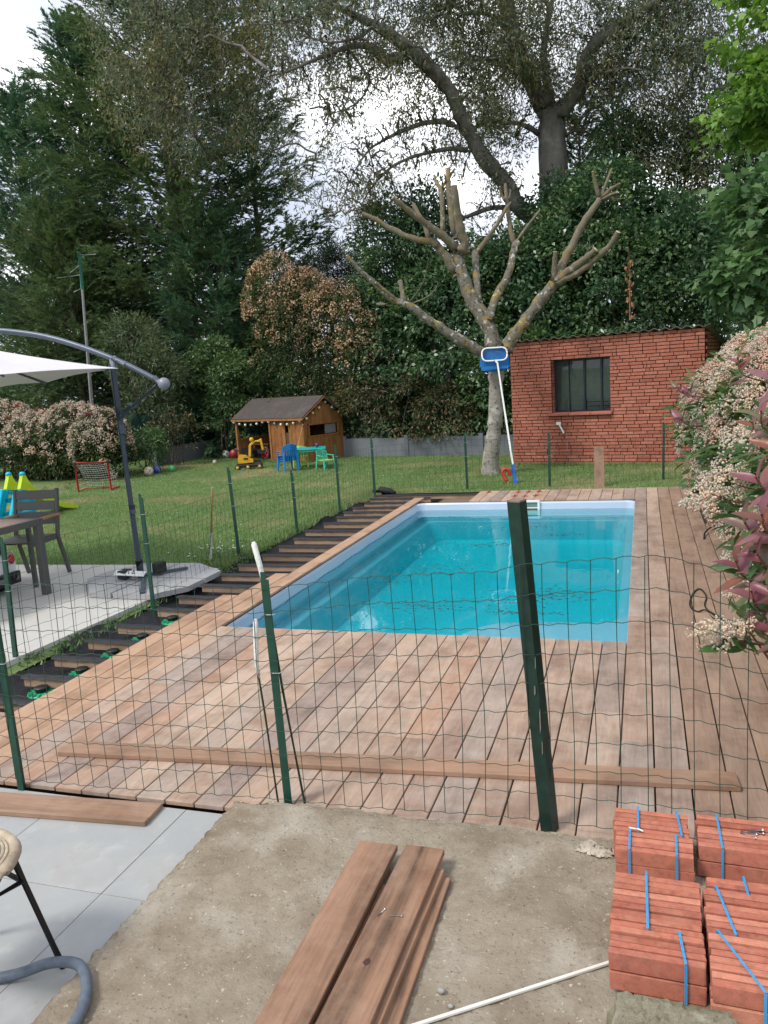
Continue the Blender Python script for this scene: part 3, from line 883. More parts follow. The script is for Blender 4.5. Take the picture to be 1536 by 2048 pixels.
def net(parent, pts, top, z0, dx, dz, r, amp, seed, crimp=.004):
    """woven wire panel hung along a ground polyline"""
    g = np.random.default_rng(seed)
    P = np.array(pts, float); seg = np.linalg.norm(np.diff(P, axis=0), axis=1); S = np.concatenate([[0], np.cumsum(seg)]); T = S[-1]
    tx = np.array([p[0] for p in top]); tz = np.array([p[1] for p in top])
    ph = g.random(6)*6
    def at(s, f):
        """s along fence, f 0..1 of height"""
        x = np.interp(s, S, P[:, 0]); y = np.interp(s, S, P[:, 1])
        zt = np.interp(s, tx, tz)
        z = z0 + (zt - z0)*f
        sag = amp*(np.sin(s*2.3+ph[0])*np.sin(f*2.6+ph[1]) + .5*np.sin(s*5.1+ph[2]+f*3))
        return np.stack([x + sag*.55*np.cos(f*4+ph[3]), y + sag, z + .35*amp*np.sin(s*3.1+ph[4])*f*(1-f)*4], -1)
    lines = []
    nr = int(round((np.mean(tz)-z0)/dz))
    for i in range(nr+1):
        s = np.arange(0, T, dx/3)
        L_ = at(s, np.full_like(s, i/nr))
        L_[:, 2] += crimp*np.sin(2*PI*s/dx*1.0 + i) + g.normal(0, crimp*.15, len(s))
        lines.append(L_)
    for s0 in np.arange(dx/2, T, dx):
        f = np.linspace(0, 1, nr*2+1)
        lines.append(at(s0 + g.normal(0, .003) + .010*np.sin(f*5+s0*2)*amp*20, f))
    V, F = wires(lines, r)
    o = link('wire_mesh', np_mesh('wire_mesh', V, F, m_wire), parent)
    o['kind'] = 'stuff'
    return o
ff = thing('wire_fence', 'green wire mesh fence between slab and deck, sagging, on three posts', 'fence', (0, 0, 0))
tpost(ff, (-2.735, 2.71, -.05), (-2.745, 2.71, .985))
tpost(ff, (-1.43, 2.80, -.05), (-1.445, 2.80, .975), .034)
# thick square post
base, top = Vector((-.352, 2.835, -.05)), Vector((-.435, 2.84, 1.27))
sq = []
a0 = math.radians(24); h = .036
q = [base + Vector((math.cos(a0+k*PI/2)*h, math.sin(a0+k*PI/2)*h, 0)) for k in range(4)]
bp_ = MB().prism(q, top-base).build('square_post', plain('dark green painted wood', (.005, .026, .019), .45, vary=.4, scale=20), ff, )
m_raw = plain('weathered wood end', (.20, .15, .11), .9, vary=.3)
MB().prism([p + (top-base) + Vector((0, 0, .0005)) for p in q], (0, 0, .006)).build('post_end', m_raw, bp_)
flake = MB()
for f, dx_, w, l in ((.38, .006, .004, .05), (.47, -.002, .005, .02), (.30, .004, .003, .03), (.55, .01, .003, .025)):
    p = base + (top-base)*f + Vector((0.004+dx_, -.0345, 0))
    flake.prism([p + Vector((-w/2, 0, -l)), p + Vector((w/2, 0, -l*.6)), p + Vector((w/3, 0, l)), p + Vector((-w/2, 0, l*.7))], (0, .012, 0))
flake.build('bare_flake', m_steel, bp_)
S0 = -3.55
top_prof = [(x - S0, z) for x, z in ((-3.55, .98), (-2.784, .958), (-2.142, .957), (-1.457, .937), (-.964, .995), (-.502, 1.021), (-.428, 1.044), (-.032, 1.076), (.058, 1.079), (.187, 1.045), (.387, .98), (.8, .93), (1.3, .9))]
net(ff, [(-3.55, 2.69), (-2.74, 2.70), (-1.43, 2.79), (-.40, 2.815), (1.3, 2.83)], top_prof, .035, .0835, .103, .0017, .012, 3)

fb = thing('wire_fence', 'long green wire mesh fence along the lawn side and behind the pool', 'fence', (0, 0, 0))
line = [(-4.29, 4.37), (-3.97, 5.62), (-4.15, 7.51), (-4.08, 8.89), (-4.08, 10.38), (-3.99, 11.69), (-2.65, 12.29), (-1.38, 12.38), (.285, 12.93)]
tops = [(-4.25, 4.37, .78), (-3.97, 5.62, .89), (-4.18, 7.51, .88), (-4.09, 8.89, .66), (-4.08, 10.38, .83), (-3.99, 11.69, .80), (-2.65, 12.29, .78), (-1.37, 12.38, .72), (.30, 12.93, .76)]
for (x, y), t_ in zip(line, tops):
    tpost(fb, (x, y, -.14), t_, .036)
pts = [(-4.6, 2.9)] + line + [(1.6, 13.3)]
S = 0; tp_ = [(0, .74)]
zt = [.74, .74, .72, .66, .60, .70, .70, .70, .62, .64, .64]
for i in range(1, len(pts)):
    S += math.dist(pts[i], pts[i-1]); tp_.append((S, zt[i]))
net(fb, [(x, y-.02) for x, y in pts], tp_, -.08, .10, .10, .0016, .015, 8, .003)
# rods leaning in the fence
m_rodg = plain('dark green rod', (.02, .04, .02), .5, vary=.3)
m_foam = plain('white wrap', (.75, .75, .72), .8, vary=.1, scale=60, bump=.5)
t1 = thing('rod', 'dark rod with long white wrapped tip, lower of two by the middle post', 'rod', (-1.48, 2.805, .0), group='white tipped rods leaning on the front fence')
MB().tube([(0, 0, 0), (-.02, -.005, .40), (-.031, -.01, .58)], .0045, 8).build('shaft', m_rodg, t1)
MB().tube([(-.029+.003*random.random(), -.0095, .555), (-.034, -.01, .62), (-.028, -.01, .70), (-.020, -.01, .80), (-.019, -.01, .81)], [.004, .009, .0105, .0105, .006], 9).build('white_tip', m_foam, t1)
t2 = thing('rod', 'taller dark rod crossing behind the middle post with a rough white tip', 'rod', (-1.37, 2.83, .0), group='white tipped rods leaning on the front fence')
MB().tube([(0, 0, 0), (-.06, .01, .5), (-.095, .01, .93)], .0055, 8).build('shaft', m_rodg, t2)
MB().tube([(-.092, .01, .90), (-.1, .01, .96), (-.112, .01, 1.03), (-.128, .01, 1.11), (-.129, .01, 1.12)], [.006, .010, .0115, .0115, .006], 9).build('white_tip', m_foam, t2)
# wooden stick by the lawn fence
sw = thing('broom_stick', 'bare wooden stick, white at its foot, leaning on a lawn fence post', 'stick', (-4.50, 7.50, -.1))
MB().tube([(.045, .0, .30), (.115, .0, .80)], .014, 9).build('shaft', M['stickwood'], sw)
MB().tube([(0, 0, 0), (.045, .0, .305)], .0145, 9).build('white_foot', m_foam, sw)
POLLARD = {
 'trunk': [
  [(-2.59,14.03,-0.19,0.183),(-2.59,14.03,-0.0,0.166),(-2.58,14.03,0.2,0.152),(-2.53,14.03,0.47,0.139),(-2.48,14.03,0.8,0.131),(-2.45,14.03,1.12,0.126),(-2.43,14.03,1.52,0.128),(-2.41,14.03,1.84,0.155),(-2.37,14.03,2.06,0.175)],
 ],
 'limb': [
  [(-2.49,13.98,1.86,0.104),(-2.65,13.9,2.05,0.097),(-2.81,13.83,2.17,0.092),(-3.08,13.75,2.35,0.087),(-3.32,13.67,2.54,0.08),(-3.56,13.59,2.73,0.075),(-3.76,13.52,2.9,0.07),(-3.96,13.44,3.0,0.063),(-4.13,13.36,3.12,0.053),(-4.3,13.28,3.32,0.046),(-4.49,13.21,3.52,0.04),(-4.7,13.13,3.78,0.033)],
  [(-2.39,14.03,2.0,0.155),(-2.49,14.07,2.36,0.135),(-2.61,14.12,2.66,0.127),(-2.78,14.16,2.93,0.12),(-2.91,14.2,3.2,0.112),(-3.0,14.24,3.5,0.104),(-3.05,14.29,3.73,0.101),(-3.0,14.33,3.86,0.101)],
  [(-2.27,14.03,1.99,0.124),(-2.16,14.11,2.21,0.115),(-1.98,14.19,2.45,0.105),(-1.79,14.27,2.69,0.099),(-1.6,14.35,2.93,0.094),(-1.42,14.43,3.14,0.089)],
  [(-2.5,14.03,2.58,0.074),(-2.47,14.2,2.81,0.072),(-2.41,14.36,3.01,0.069),(-2.26,14.53,3.3,0.066),(-2.18,14.7,3.59,0.064),(-2.14,14.86,3.87,0.061),(-2.13,15.03,3.95,0.069)],
  [(-2.69,14.13,2.89,0.072),(-2.75,14.33,3.29,0.062),(-2.79,14.53,3.57,0.063),(-2.83,14.73,3.83,0.064)],
 ],
 'branch': [
  [(-3.83,13.48,2.93,0.05),(-3.88,13.53,3.14,0.047),(-3.92,13.58,3.34,0.04)],
  [(-3.96,13.43,3.0,0.036),(-4.09,13.33,3.15,0.03),(-4.25,13.23,3.31,0.023)],
  [(-4.12,13.38,2.95,0.033),(-4.32,13.43,2.98,0.023)],
  [(-2.99,14.28,3.79,0.111),(-2.9,14.23,3.93,0.087),(-2.96,14.18,4.12,0.078),(-2.98,14.13,4.36,0.073),(-3.0,14.08,4.6,0.066),(-3.01,14.03,4.86,0.059)],
  [(-3.12,14.43,4.05,0.053),(-3.18,14.5,4.45,0.057),(-3.22,14.58,4.78,0.054),(-3.24,14.65,5.09,0.047),(-3.24,14.73,5.31,0.033)],
  [(-3.3,14.33,4.12,0.046),(-3.32,14.41,4.51,0.043),(-3.34,14.48,4.91,0.036),(-3.43,14.55,5.06,0.033),(-3.48,14.63,5.21,0.022)],
  [(-3.27,14.73,5.11,0.026),(-3.2,14.78,5.23,0.022),(-3.15,14.83,5.31,0.017)],
  [(-3.37,14.63,4.94,0.022),(-3.27,14.58,5.08,0.018),(-3.27,14.53,5.18,0.014)],
  [(-3.04,14.28,3.83,0.091),(-3.22,14.13,4.02,0.073),(-3.4,13.98,4.19,0.062),(-3.59,13.83,4.36,0.055),(-3.77,13.68,4.52,0.048),(-3.95,13.53,4.69,0.041)],
  [(-3.08,14.23,3.41,0.093),(-3.23,14.18,3.71,0.083),(-3.36,14.13,3.91,0.073),(-3.44,14.08,3.99,0.066),(-3.63,14.03,4.03,0.055),(-3.88,13.98,4.13,0.052),(-4.17,13.93,4.29,0.045),(-4.38,13.88,4.44,0.042),(-4.6,13.83,4.56,0.032)],
  [(-3.5,14.13,4.02,0.042),(-3.59,14.2,4.29,0.039),(-3.7,14.26,4.5,0.039),(-3.81,14.33,4.7,0.036)],
  [(-2.82,14.73,3.79,0.046),(-2.65,14.83,4.02,0.04),(-2.45,14.93,4.3,0.036),(-2.29,15.03,4.56,0.033),(-2.22,15.13,4.68,0.018)],
  [(-2.92,14.73,3.87,0.047),(-2.98,14.68,3.84,0.036),(-3.01,14.63,3.87,0.028)],
  [(-2.16,15.03,3.92,0.051),(-2.23,15.08,4.17,0.044),(-2.27,15.13,4.47,0.04),(-2.3,15.18,4.71,0.037),(-2.32,15.23,5.02,0.026)],
  [(-2.3,15.13,4.69,0.026),(-2.37,15.08,4.82,0.022),(-2.39,15.03,4.95,0.018)],
  [(-2.29,15.18,4.73,0.022),(-2.25,15.25,4.83,0.02),(-2.25,15.33,4.93,0.017)],
  [(-2.13,15.03,3.99,0.029),(-1.93,15.28,4.29,0.024),(-1.75,15.53,4.56,0.019)],
  [(-1.44,14.43,3.13,0.083),(-1.28,14.53,3.45,0.073),(-1.12,14.63,3.76,0.066),(-0.93,14.73,4.12,0.06),(-0.78,14.83,4.34,0.057),(-0.67,14.93,4.5,0.054)],
  [(-0.67,14.93,4.5,0.043),(-0.73,14.88,4.74,0.032),(-0.77,14.83,4.95,0.022)],
  [(-0.66,14.93,4.53,0.036),(-0.56,15.08,4.79,0.025),(-0.47,15.23,5.04,0.018)],
  [(-0.66,14.93,4.51,0.036),(-0.47,14.98,4.66,0.029),(-0.33,15.03,4.73,0.022)],
  [(-0.64,14.93,4.48,0.032),(-0.49,14.78,4.52,0.025),(-0.37,14.63,4.52,0.021)],
  [(-0.62,14.93,4.48,0.014),(-0.47,14.83,4.47,0.012),(-0.31,14.73,4.43,0.009)],
  [(-1.42,14.43,3.13,0.079),(-1.17,14.33,3.3,0.068),(-0.92,14.23,3.44,0.061),(-0.71,14.13,3.57,0.051)],
  [(-1.46,14.43,3.1,0.079),(-1.18,14.35,3.2,0.065),(-0.92,14.27,3.31,0.058),(-0.67,14.19,3.47,0.054),(-0.48,14.11,3.62,0.05),(-0.35,14.03,3.8,0.044)],
  [(-1.42,14.43,3.14,0.048),(-1.41,14.38,3.42,0.045),(-1.38,14.33,3.63,0.038)],
 ],
 'twig': [
  [(-3.79,13.53,2.95,0.012),(-3.58,13.4,3.11,0.008),(-3.4,13.26,3.32,0.007),(-3.29,13.13,3.59,0.005)],
  [(-3.76,13.53,2.93,0.013),(-3.51,13.63,3.02,0.01),(-3.37,13.73,3.14,0.007),(-3.32,13.83,3.26,0.005)],
  [(-0.92,14.23,3.47,0.008),(-0.81,14.13,3.66,0.007),(-0.83,14.03,3.89,0.005),(-0.79,13.93,3.98,0.003)],
 ],
}
GUM = {
 'trunk': [
  [(-1.99,21.0,4.8,0.466),(-1.98,21.0,5.39,0.435),(-2.01,21.0,6.32,0.398),(-2.03,21.0,7.13,0.354),(-2.04,21.0,7.76,0.343)],
 ],
 'limb': [
  [(-2.11,21.0,7.77,0.288),(-2.38,21.2,8.32,0.251),(-2.64,21.4,8.94,0.249),(-2.83,21.6,9.49,0.26),(-3.02,21.8,10.11,0.25),(-3.21,22.0,10.97,0.218),(-3.39,22.2,11.89,0.177)],
  [(-1.88,21.0,7.59,0.274),(-1.59,20.85,7.9,0.221),(-1.29,20.7,8.14,0.197),(-1.21,20.55,8.54,0.196),(-0.92,20.4,8.91,0.189),(-0.53,20.25,9.05,0.175),(-0.1,20.1,9.22,0.151),(0.32,19.95,9.34,0.127),(0.82,19.8,9.53,0.1)],
  [(-2.06,21.1,7.96,0.159),(-2.19,21.57,8.8,0.121),(-2.27,22.05,9.55,0.103),(-2.16,22.52,10.51,0.076),(-2.0,23.0,11.37,0.055)],
  [(-2.25,20.7,5.14,0.277),(-2.52,20.49,5.34,0.255),(-2.78,20.28,5.57,0.244),(-2.98,20.07,5.92,0.243),(-3.22,19.86,6.31,0.226),(-3.52,19.65,6.69,0.212),(-3.75,19.45,7.17,0.199),(-3.92,19.24,7.62,0.192),(-4.08,19.03,8.01,0.192),(-4.31,18.82,8.3,0.191),(-4.63,18.61,8.65,0.191),(-4.85,18.4,8.8,0.178)],
  [(-4.8,18.4,8.76,0.165),(-5.1,18.13,9.03,0.145),(-5.4,17.87,9.19,0.126),(-5.64,17.6,9.28,0.094),(-5.88,17.33,9.37,0.074),(-6.15,17.07,9.51,0.056),(-6.41,16.8,9.74,0.037)],
  [(-4.86,18.4,8.65,0.127),(-5.31,18.17,8.6,0.113),(-5.56,17.93,8.82,0.1),(-6.0,17.7,8.79,0.069),(-6.5,17.47,8.62,0.05),(-7.13,17.23,8.38,0.034),(-7.68,17.0,8.25,0.019)],
 ],
 'branch': [
  [(-1.22,20.5,8.07,0.087),(-0.81,20.17,8.14,0.053),(-0.37,19.83,8.09,0.033),(0.05,19.5,7.89,0.019)],
  [(-1.22,20.5,8.12,0.074),(-1.01,20.87,8.55,0.048),(-0.57,21.23,8.7,0.031),(-0.18,21.6,8.64,0.018)],
  [(-3.98,19.2,7.27,0.089),(-4.29,19.02,7.38,0.076),(-4.72,18.85,7.35,0.063),(-5.21,18.68,7.19,0.05),(-5.52,18.5,7.03,0.041),(-5.84,18.32,6.82,0.028),(-6.18,18.15,6.35,0.018),(-6.46,17.98,5.76,0.012),(-6.68,17.8,5.27,0.009)],
  [(-3.75,19.5,6.77,0.083),(-4.1,19.34,6.84,0.064),(-4.54,19.19,6.81,0.054),(-5.04,19.03,6.71,0.044),(-5.5,18.87,6.52,0.035),(-5.9,18.71,6.15,0.025),(-6.18,18.56,5.72,0.016),(-6.29,18.4,5.15,0.009)],
  [(-2.25,21.0,7.25,0.089),(-2.61,20.8,7.48,0.068),(-2.99,20.6,7.57,0.054),(-3.44,20.4,7.59,0.04),(-3.84,20.2,7.43,0.023)],
  [(-2.78,20.5,5.53,0.092),(-3.39,20.32,5.62,0.072),(-3.92,20.15,5.48,0.059),(-4.2,19.98,5.37,0.045),(-4.6,19.8,5.1,0.026)],
  [(-6.04,17.8,8.8,0.05),(-5.84,17.85,8.56,0.037),(-5.61,17.9,8.08,0.028),(-6.0,17.95,7.7,0.019),(-6.87,18.0,7.58,0.013)],
  [(-5.38,17.8,9.16,0.056),(-5.59,17.33,8.79,0.037),(-6.09,16.87,8.62,0.024),(-6.5,16.4,8.67,0.015)],
  [(-1.74,21.0,7.17,0.054),(-1.47,21.27,7.34,0.038),(-1.07,21.53,7.21,0.024),(-0.73,21.8,6.79,0.014)],
  [(-0.92,20.4,8.91,0.081),(-0.33,20.87,9.08,0.048),(0.33,21.33,9.01,0.032),(1.01,21.8,8.67,0.018)],
  [(-2.62,21.3,8.9,0.085),(-3.09,21.67,9.33,0.054),(-3.78,22.03,9.57,0.037),(-4.64,22.4,9.84,0.023)],
  [(-2.99,21.6,10.04,0.087),(-3.46,21.13,10.24,0.054),(-3.92,20.67,10.15,0.032),(-4.44,20.2,9.85,0.017)],
  [(-6.2,17.2,9.57,0.031),(-6.51,16.93,9.24,0.025),(-6.98,16.67,9.09,0.018),(-7.53,16.4,9.05,0.012)],
  [(-6.04,17.8,8.83,0.031),(-5.94,17.7,8.08,0.025),(-6.18,17.6,7.48,0.018),(-6.6,17.5,6.95,0.012),(-6.89,17.4,6.55,0.006)],
  [(-5.8,18.2,6.79,0.022),(-5.78,18.4,6.29,0.015),(-6.01,18.6,5.81,0.012),(-6.49,18.8,5.34,0.006)],
 ],
 'twig': [
 ],
}
# ================================================================== BRICK HUT
def brickmat(name, per_object):
    m, t, b = ntree(name)
    c = t.nodes.new('ShaderNodeTexCoord')
    if per_object:
        src = t.nodes.new('ShaderNodeObjectInfo').outputs['Random']
    else:
        src = t.nodes.new('ShaderNodeNewGeometry').outputs['Random Per Island']
    r = ramp(t, [(.33, .11, .075), (.41, .145, .098), (.45, .17, .115), (.37, .13, .09), (.48, .195, .135)])
    t.links.new(src, r.inputs['Fac'])
    g = t.nodes.new('ShaderNodeNewGeometry')
    n = noise(t, g.outputs['Position'], 26, 6, .65)
    k = ramp(t, [(.72,)*3, (1.18,)*3], [.3, .7])
    t.links.new(n.outputs['Fac'], k.inputs['Fac'])
    mx = t.nodes.new('ShaderNodeMix'); mx.data_type = 'RGBA'; mx.blend_type = 'MULTIPLY'; mx.inputs['Factor'].default_value = 1
    t.links.new(r.outputs[0], mx.inputs['A']); t.links.new(k.outputs[0], mx.inputs['B'])
    t.links.new(mx.outputs['Result'], b.inputs['Base Color'])
    b.inputs['Roughness'].default_value = .88; b.inputs['Specular IOR Level'].default_value = .2
    return m
m_bk = brickmat('hut brick', True); m_bks = brickmat('hut brickwork', False)
m_mortar = ground('dark mortar', [], ([(.045, .026, .02), (.075, .045, .036)], 20.0))
m_glass_t = None
hut = thing('brick_hut', 'small red brick pool hut with one barred window and corrugated roof', 'hut', (-2.39, 15.44, -.1), math.radians(-13.28))
HL, HD, HH, CH = 3.48, 1.75, 2.30, .0607
wu0, wu1, wz0, wz1 = .80, 1.885, 16*CH, 32*CH
w = MB()
w.box((wu0/2, .115, HH/2), (wu0, .17, HH)); w.box(((wu1+HL)/2, .115, HH/2), (HL-wu1, .17, HH))
w.box(((wu0+wu1)/2, .115, wz0/2), (wu1-wu0, .17, wz0)); w.box(((wu0+wu1)/2, .115, (wz1+HH)/2), (wu1-wu0, .17, HH-wz1))
w.build('wall', m_mortar, hut)
MB().box((HL-.1, .2+HD/2, HH/2-.12), (.14, HD-.002, HH-.24)).box((.1, .2+HD/2, HH/2-.12), (.14, HD-.002, HH-.24)).box((HL/2, HD+.1, HH/2-.2), (HL-.36, .14, HH-.4)).build('wall', m_mortar, hut)
m_in = plain('grey inner plaster', (.80, .80, .78), .9)
MB().box((HL/2, .70, 1.0), (HL-.4, .01, 1.9)).build('bounce_wall', m_in, hut)  # pale wall added close behind the glass to brighten the window
MB().box((HL/2, HD/2+.1, .02), (HL-.4, HD-.3, .03)).build('hut_floor', m_in, hut)
bmesh_full = [MB().box((0, 0, 0), (1, .042, .0485), bev=.0015).mesh('brick', m_bk) for _ in range(1)]
rb = random.Random(4)
lay = []
for ci in range(38):
    z = (ci + .5)*CH
    for (a, bnd) in ([(0, HL)] if not (wz0 - .01 < z < wz1) else [(0, wu0), (wu1, HL)]):
        x = a
        first = True
        while x < bnd - .012:
            Lb = .228
            if first: Lb = rb.choice([.06, .11, .17, .228, .14])
            elif rb.random() < .09: Lb = rb.choice([.055, .07, .12, .16])
            first = False
            if x + Lb > bnd - .05: Lb = bnd - x
            lay.append((x + Lb/2, z, Lb - .0120))
            x += Lb
vis = [q for q in lay if not (q[0] > 2.75 and q[1] < 1.62) and q[2] > .05]
vis.sort(key=lambda q: -q[2] + .02*rb.random())
solo = set(vis[:296])
def brick_at(q):
    return (q[0] + rb.gauss(0, .0008), .021 + rb.gauss(0, .0010) - .001, q[1] + rb.gauss(0, .0005))
rest = MB()
for q in lay:
    if q in solo:
        o = link('brick', bmesh_full[0], hut, brick_at(q), (0, rb.gauss(0, .0007), 0))
        o.scale = (q[2], 1, 1)
    else:
        rest.box(brick_at(q), (q[2], .042, .0485))
for ci in range(37):
    z = (ci+.5)*CH
    y = .045 + (.12 if ci % 2 else 0)
    ymax = HD + .15
    while y < ymax:
        if z < HH - .02 - (y)*.17:
            rest.box((HL - .005 + rb.gauss(0, .001), y + .108, z), (.05, .216, .0492))
        y += .228
o = rest.build('brickwork', m_bks, hut); o['kind'] = 'stuff'
for ci in range(16, 32):
    pass
rv = MB()
for ci in range(16, 32):
    for xx in (wu0 + .004, wu1 - .004):
        rv.box((xx, .105, (ci+.5)*CH), (.014, .115, .0492))
o = rv.build('reveal_brickwork', m_bks, hut); o['kind'] = 'stuff'
for k in range(3):
    xa = wu0 - .06 + k*.395
    MB().box((xa + .195, .03, wz0 - .022), (.388, .19, .045), Matrix.Rotation(math.radians(4), 3, 'X'), bev=.006).build('sill_tile', m_bk, hut)
m_bar = plain('dark blue steel', (.012, .014, .028), .45)
win = MB()
cx = (wu0+wu1)/2; cw = wu1-wu0-.02
win.box((cx, .17, wz1-.02), (cw, .04, .04)); win.box((cx, .17, wz0+.02), (cw, .04, .04))
win.box((wu0+.03, .17, (wz0+wz1)/2), (.04, .039, wz1-wz0-.082)); win.box((wu1-.025, .17, (wz0+wz1)/2), (.03, .039, wz1-wz0-.082))
wf = win.build('window_frame', m_bar, hut)
for f, bw in ((.27, .014), (.535, .03), (.825, .03)):
    MB().box((wu0 + (wu1-wu0)*f, .15, (wz0+wz1)/2), (bw, .05, wz1-wz0-.003)).build('bar', m_bar, wf)
m, t, b = ntree('window glass')
t.nodes.remove(b)
fr = t.nodes.new('ShaderNodeFresnel'); fr.inputs['IOR'].default_value = 1.5
tp = t.nodes.new('ShaderNodeBsdfTransparent'); tp.inputs['Color'].default_value = (.75, .80, .78, 1)
gl = t.nodes.new('ShaderNodeBsdfGlossy'); gl.inputs['Roughness'].default_value = .02
mx = t.nodes.new('ShaderNodeMixShader')
t.links.new(fr.outputs[0], mx.inputs[0]); t.links.new(tp.outputs[0], mx.inputs[1]); t.links.new(gl.outputs[0], mx.inputs[2])
t.links.new(mx.outputs[0], t.nodes['Material Output'].inputs['Surface'])
m_glass = m
MB().box((cx, .185, (wz0+wz1)/2), (cw-.02, .006, wz1-wz0-.06)).build('pane', m_glass, wf)
# things faintly seen inside
mb = MB()
for zz in (1.05, 1.13): mb.bar((1.30, .5, zz), (1.82, .5, zz), .012, .012)
for xx in (1.30, 1.82): mb.bar((xx, .5, .05), (xx, .5, 1.18), .02, .02)
props(mb.build('metal_rack', plain('grey steel', (.08, .09, .09), .4, .6), None), 'grey metal rack standing inside the brick hut behind its window', 'rack')
bpy.data.objects['metal_rack'].location = (-2.39, 15.44, -.1); bpy.data.objects['metal_rack'].rotation_euler = (0, 0, math.radians(-13.28))
# corrugated roof sheet
m_roof = ground('fibre cement sheet', [((.12, .13, .07), 3, .5, .7, .6), ((.30, .22, .18), 6, .55, .7, .6)], ([(.16, .125, .11), (.26, .21, .185)], 10.0), bump=.4, bscale=40)
vs = []; fs = []
N = 190
for i in range(N):
    x = -.10 + (HL+.20)*i/(N-1)
    zc = .018*math.cos(2*PI*x/.178)
    for (y, dz) in ((-.07, 0), (HD+.28, 0)):
        z = HH + .035 - (y+.07)*.17 + zc
        vs += [(x, y, z), (x, y, z+.008)]
for i in range(N-1):
    a = i*4; c2 = a+4
    fs += [(a, c2, c2+2, a+2), (a+1, a+3, c2+3, c2+1), (a, a+1, c2+1, c2), (a+2, c2+2, c2+3, a+3)]
MB().add(vs, fs, 0, False).build('roof', m_roof, hut)
# white bracket and cord on the wall
br = thing('wall_bracket', 'white plastic bracket with a thin dangling cord on the brick hut wall', 'bracket', (-1.455, 15.20, .58))
MB().bar((-.035, -.03, .10), (.055, -.035, -.08), .035, .03, bev=.004).box((-.04, -.03, .10), (.09, .04, .05), bev=.006).build('arm', m_white, br)
MB().tube([(.10, -.02, .12), (.105, -.02, -.10), (.11, -.018, -.40)], .0035, 5).build('cord', plain('pale cord', (.55, .38, .30), .8), br)

# ================================================================== POLLARDED TREE
def tree_parts(root, data, off, mats, cut=None, seg=10, kinds=('trunk', 'limb', 'branch', 'twig')):
    off = Vector(off)
    rr = random.Random(2)
    for kind in kinds:
        for pl in data[kind]:
            pts = smooth_path([(p[0], p[1], p[2]) for p in pl], 4)
            rs0 = [p[3] for p in pl]
            rs = []
            for i in range(len(pts)):
                f = i/4; a = int(f); b2 = min(a+1, len(rs0)-1)
                rs.append((rs0[min(a, len(rs0)-1)]*(1-(f-a)) + rs0[b2]*(f-a))*(1 + rr.gauss(0, .06)))
            loc = [p - off for p in pts]
            if kind != 'trunk':
                loc = [p + Vector((rr.gauss(0, .1), rr.gauss(0, .1), rr.gauss(0, .1)))*r_*.8 for p, r_ in zip(loc, rs)]
            mb = MB().tube(loc, rs, seg if kind != 'twig' else 5)
            if cut and kind == 'branch' and rs[-1] > .012:
                d = (loc[-1]-loc[-2]).normalized()
                mb.lathe(loc[-1], [(rs[-1]*.93, .0), (rs[-1]*.86, .004), (.0005, .005)], seg, d, mi=1)
            mb.build(kind, [mats[kind], cut] if cut else [mats[kind]], root)
            # knots where branches were cut
            if cut and kind == 'limb':
                for q in range(8):
                    i = rr.randrange(3, len(loc)-1)
                    MB().ball(loc[i] + Vector((rr.gauss(0, 1), rr.gauss(0, 1), rr.gauss(0, 1))).normalized()*rs[i]*.8, rs[i]*rr.uniform(.22, .48), 8).build('knot', mats[kind], root)
m_trunk = bark('grey pollard bark', [(.16, .145, .12), (.27, .25, .215), (.36, .335, .29)], 9, 2.2, [((.42, .40, .36), 5, .52, .62), ((.10, .085, .065), 16, .55, .66)])
m_limb = bark('lichen bark', [(.075, .065, .05), (.14, .125, .095), (.21, .19, .15)], 12, 1.0, [((.235, .165, .045), 4.5, .55, .60), ((.42, .41, .37), 11, .57, .62), ((.05, .045, .03), 14, .56, .63)])
m_branch = bark('olive branch bark', [(.09, .072, .045), (.155, .13, .085), (.21, .18, .125)], 14, .6, [((.20, .145, .055), 3.6, .56, .63), ((.33, .31, .26), 12, .6, .66)])
m_cut = plain('sawn wood', (.46, .36, .24), .9, vary=.25, scale=40)
pt = thing('pollarded_tree', 'bare pollarded tree with grey trunk and yellow lichen on its sawn limbs', 'tree', (-2.57, 14.03, -.1))
tree_parts(pt, POLLARD, (-2.57, 14.03, -.1), dict(trunk=m_trunk, limb=m_limb, branch=m_branch, twig=m_branch), m_cut, 12)

# ================================================================== POOL NET, RED TUBE
sh = MB(); rr = random.Random(6)
for pl in [POLLARD['branch'][i] for i in (18, 19, 20, 22, 23, 1)]:
    q = Vector(pl[-1][:3]) - Vector((-2.57, 14.03, -.1))
    for i in range(16):
        p = q + Vector((rr.gauss(0, .09), rr.gauss(0, .07), rr.gauss(-.02, .09)))
        a = rr.uniform(0, 6.3); l = rr.uniform(.04, .08)
        d = Vector((math.cos(a), math.sin(a), rr.uniform(-.2, .8))).normalized()*l; s_ = d.cross(Vector((rr.gauss(0, 1), rr.gauss(0, 1), 1))).normalized()*l*.28
        sh.add([p, p + d*.45 + s_, p + d, p + d*.45 - s_], [(0, 1, 2, 3)])
o = sh.build('new_leaves', leafmat('fresh shoots', [(.10, .17, .03), (.16, .24, .05)], .5, .3), pt); o['kind'] = 'stuff'
net_ = thing('pool_net', 'blue pool skimmer net on a long white pole leaning on the trunk', 'pool net', (-1.97, 12.84, -.1))
tip = Vector((-2.345, 13.72, 1.90)) - Vector((-1.97, 12.84, -.1))
MB().tube([tip*.14, tip*.98], .0155, 10).build('pole', m_white, net_)
m_blue = plain('blue plastic grip', (.0, .10, .48), .4)
MB().tube([(0, 0, 0), tip*.15], .026, 10).build('handle', m_blue, net_)
m, t, b = ntree('blue net cloth')
b.inputs['Base Color'].default_value = (.005, .14, .42, 1); b.inputs['Roughness'].default_value = .8
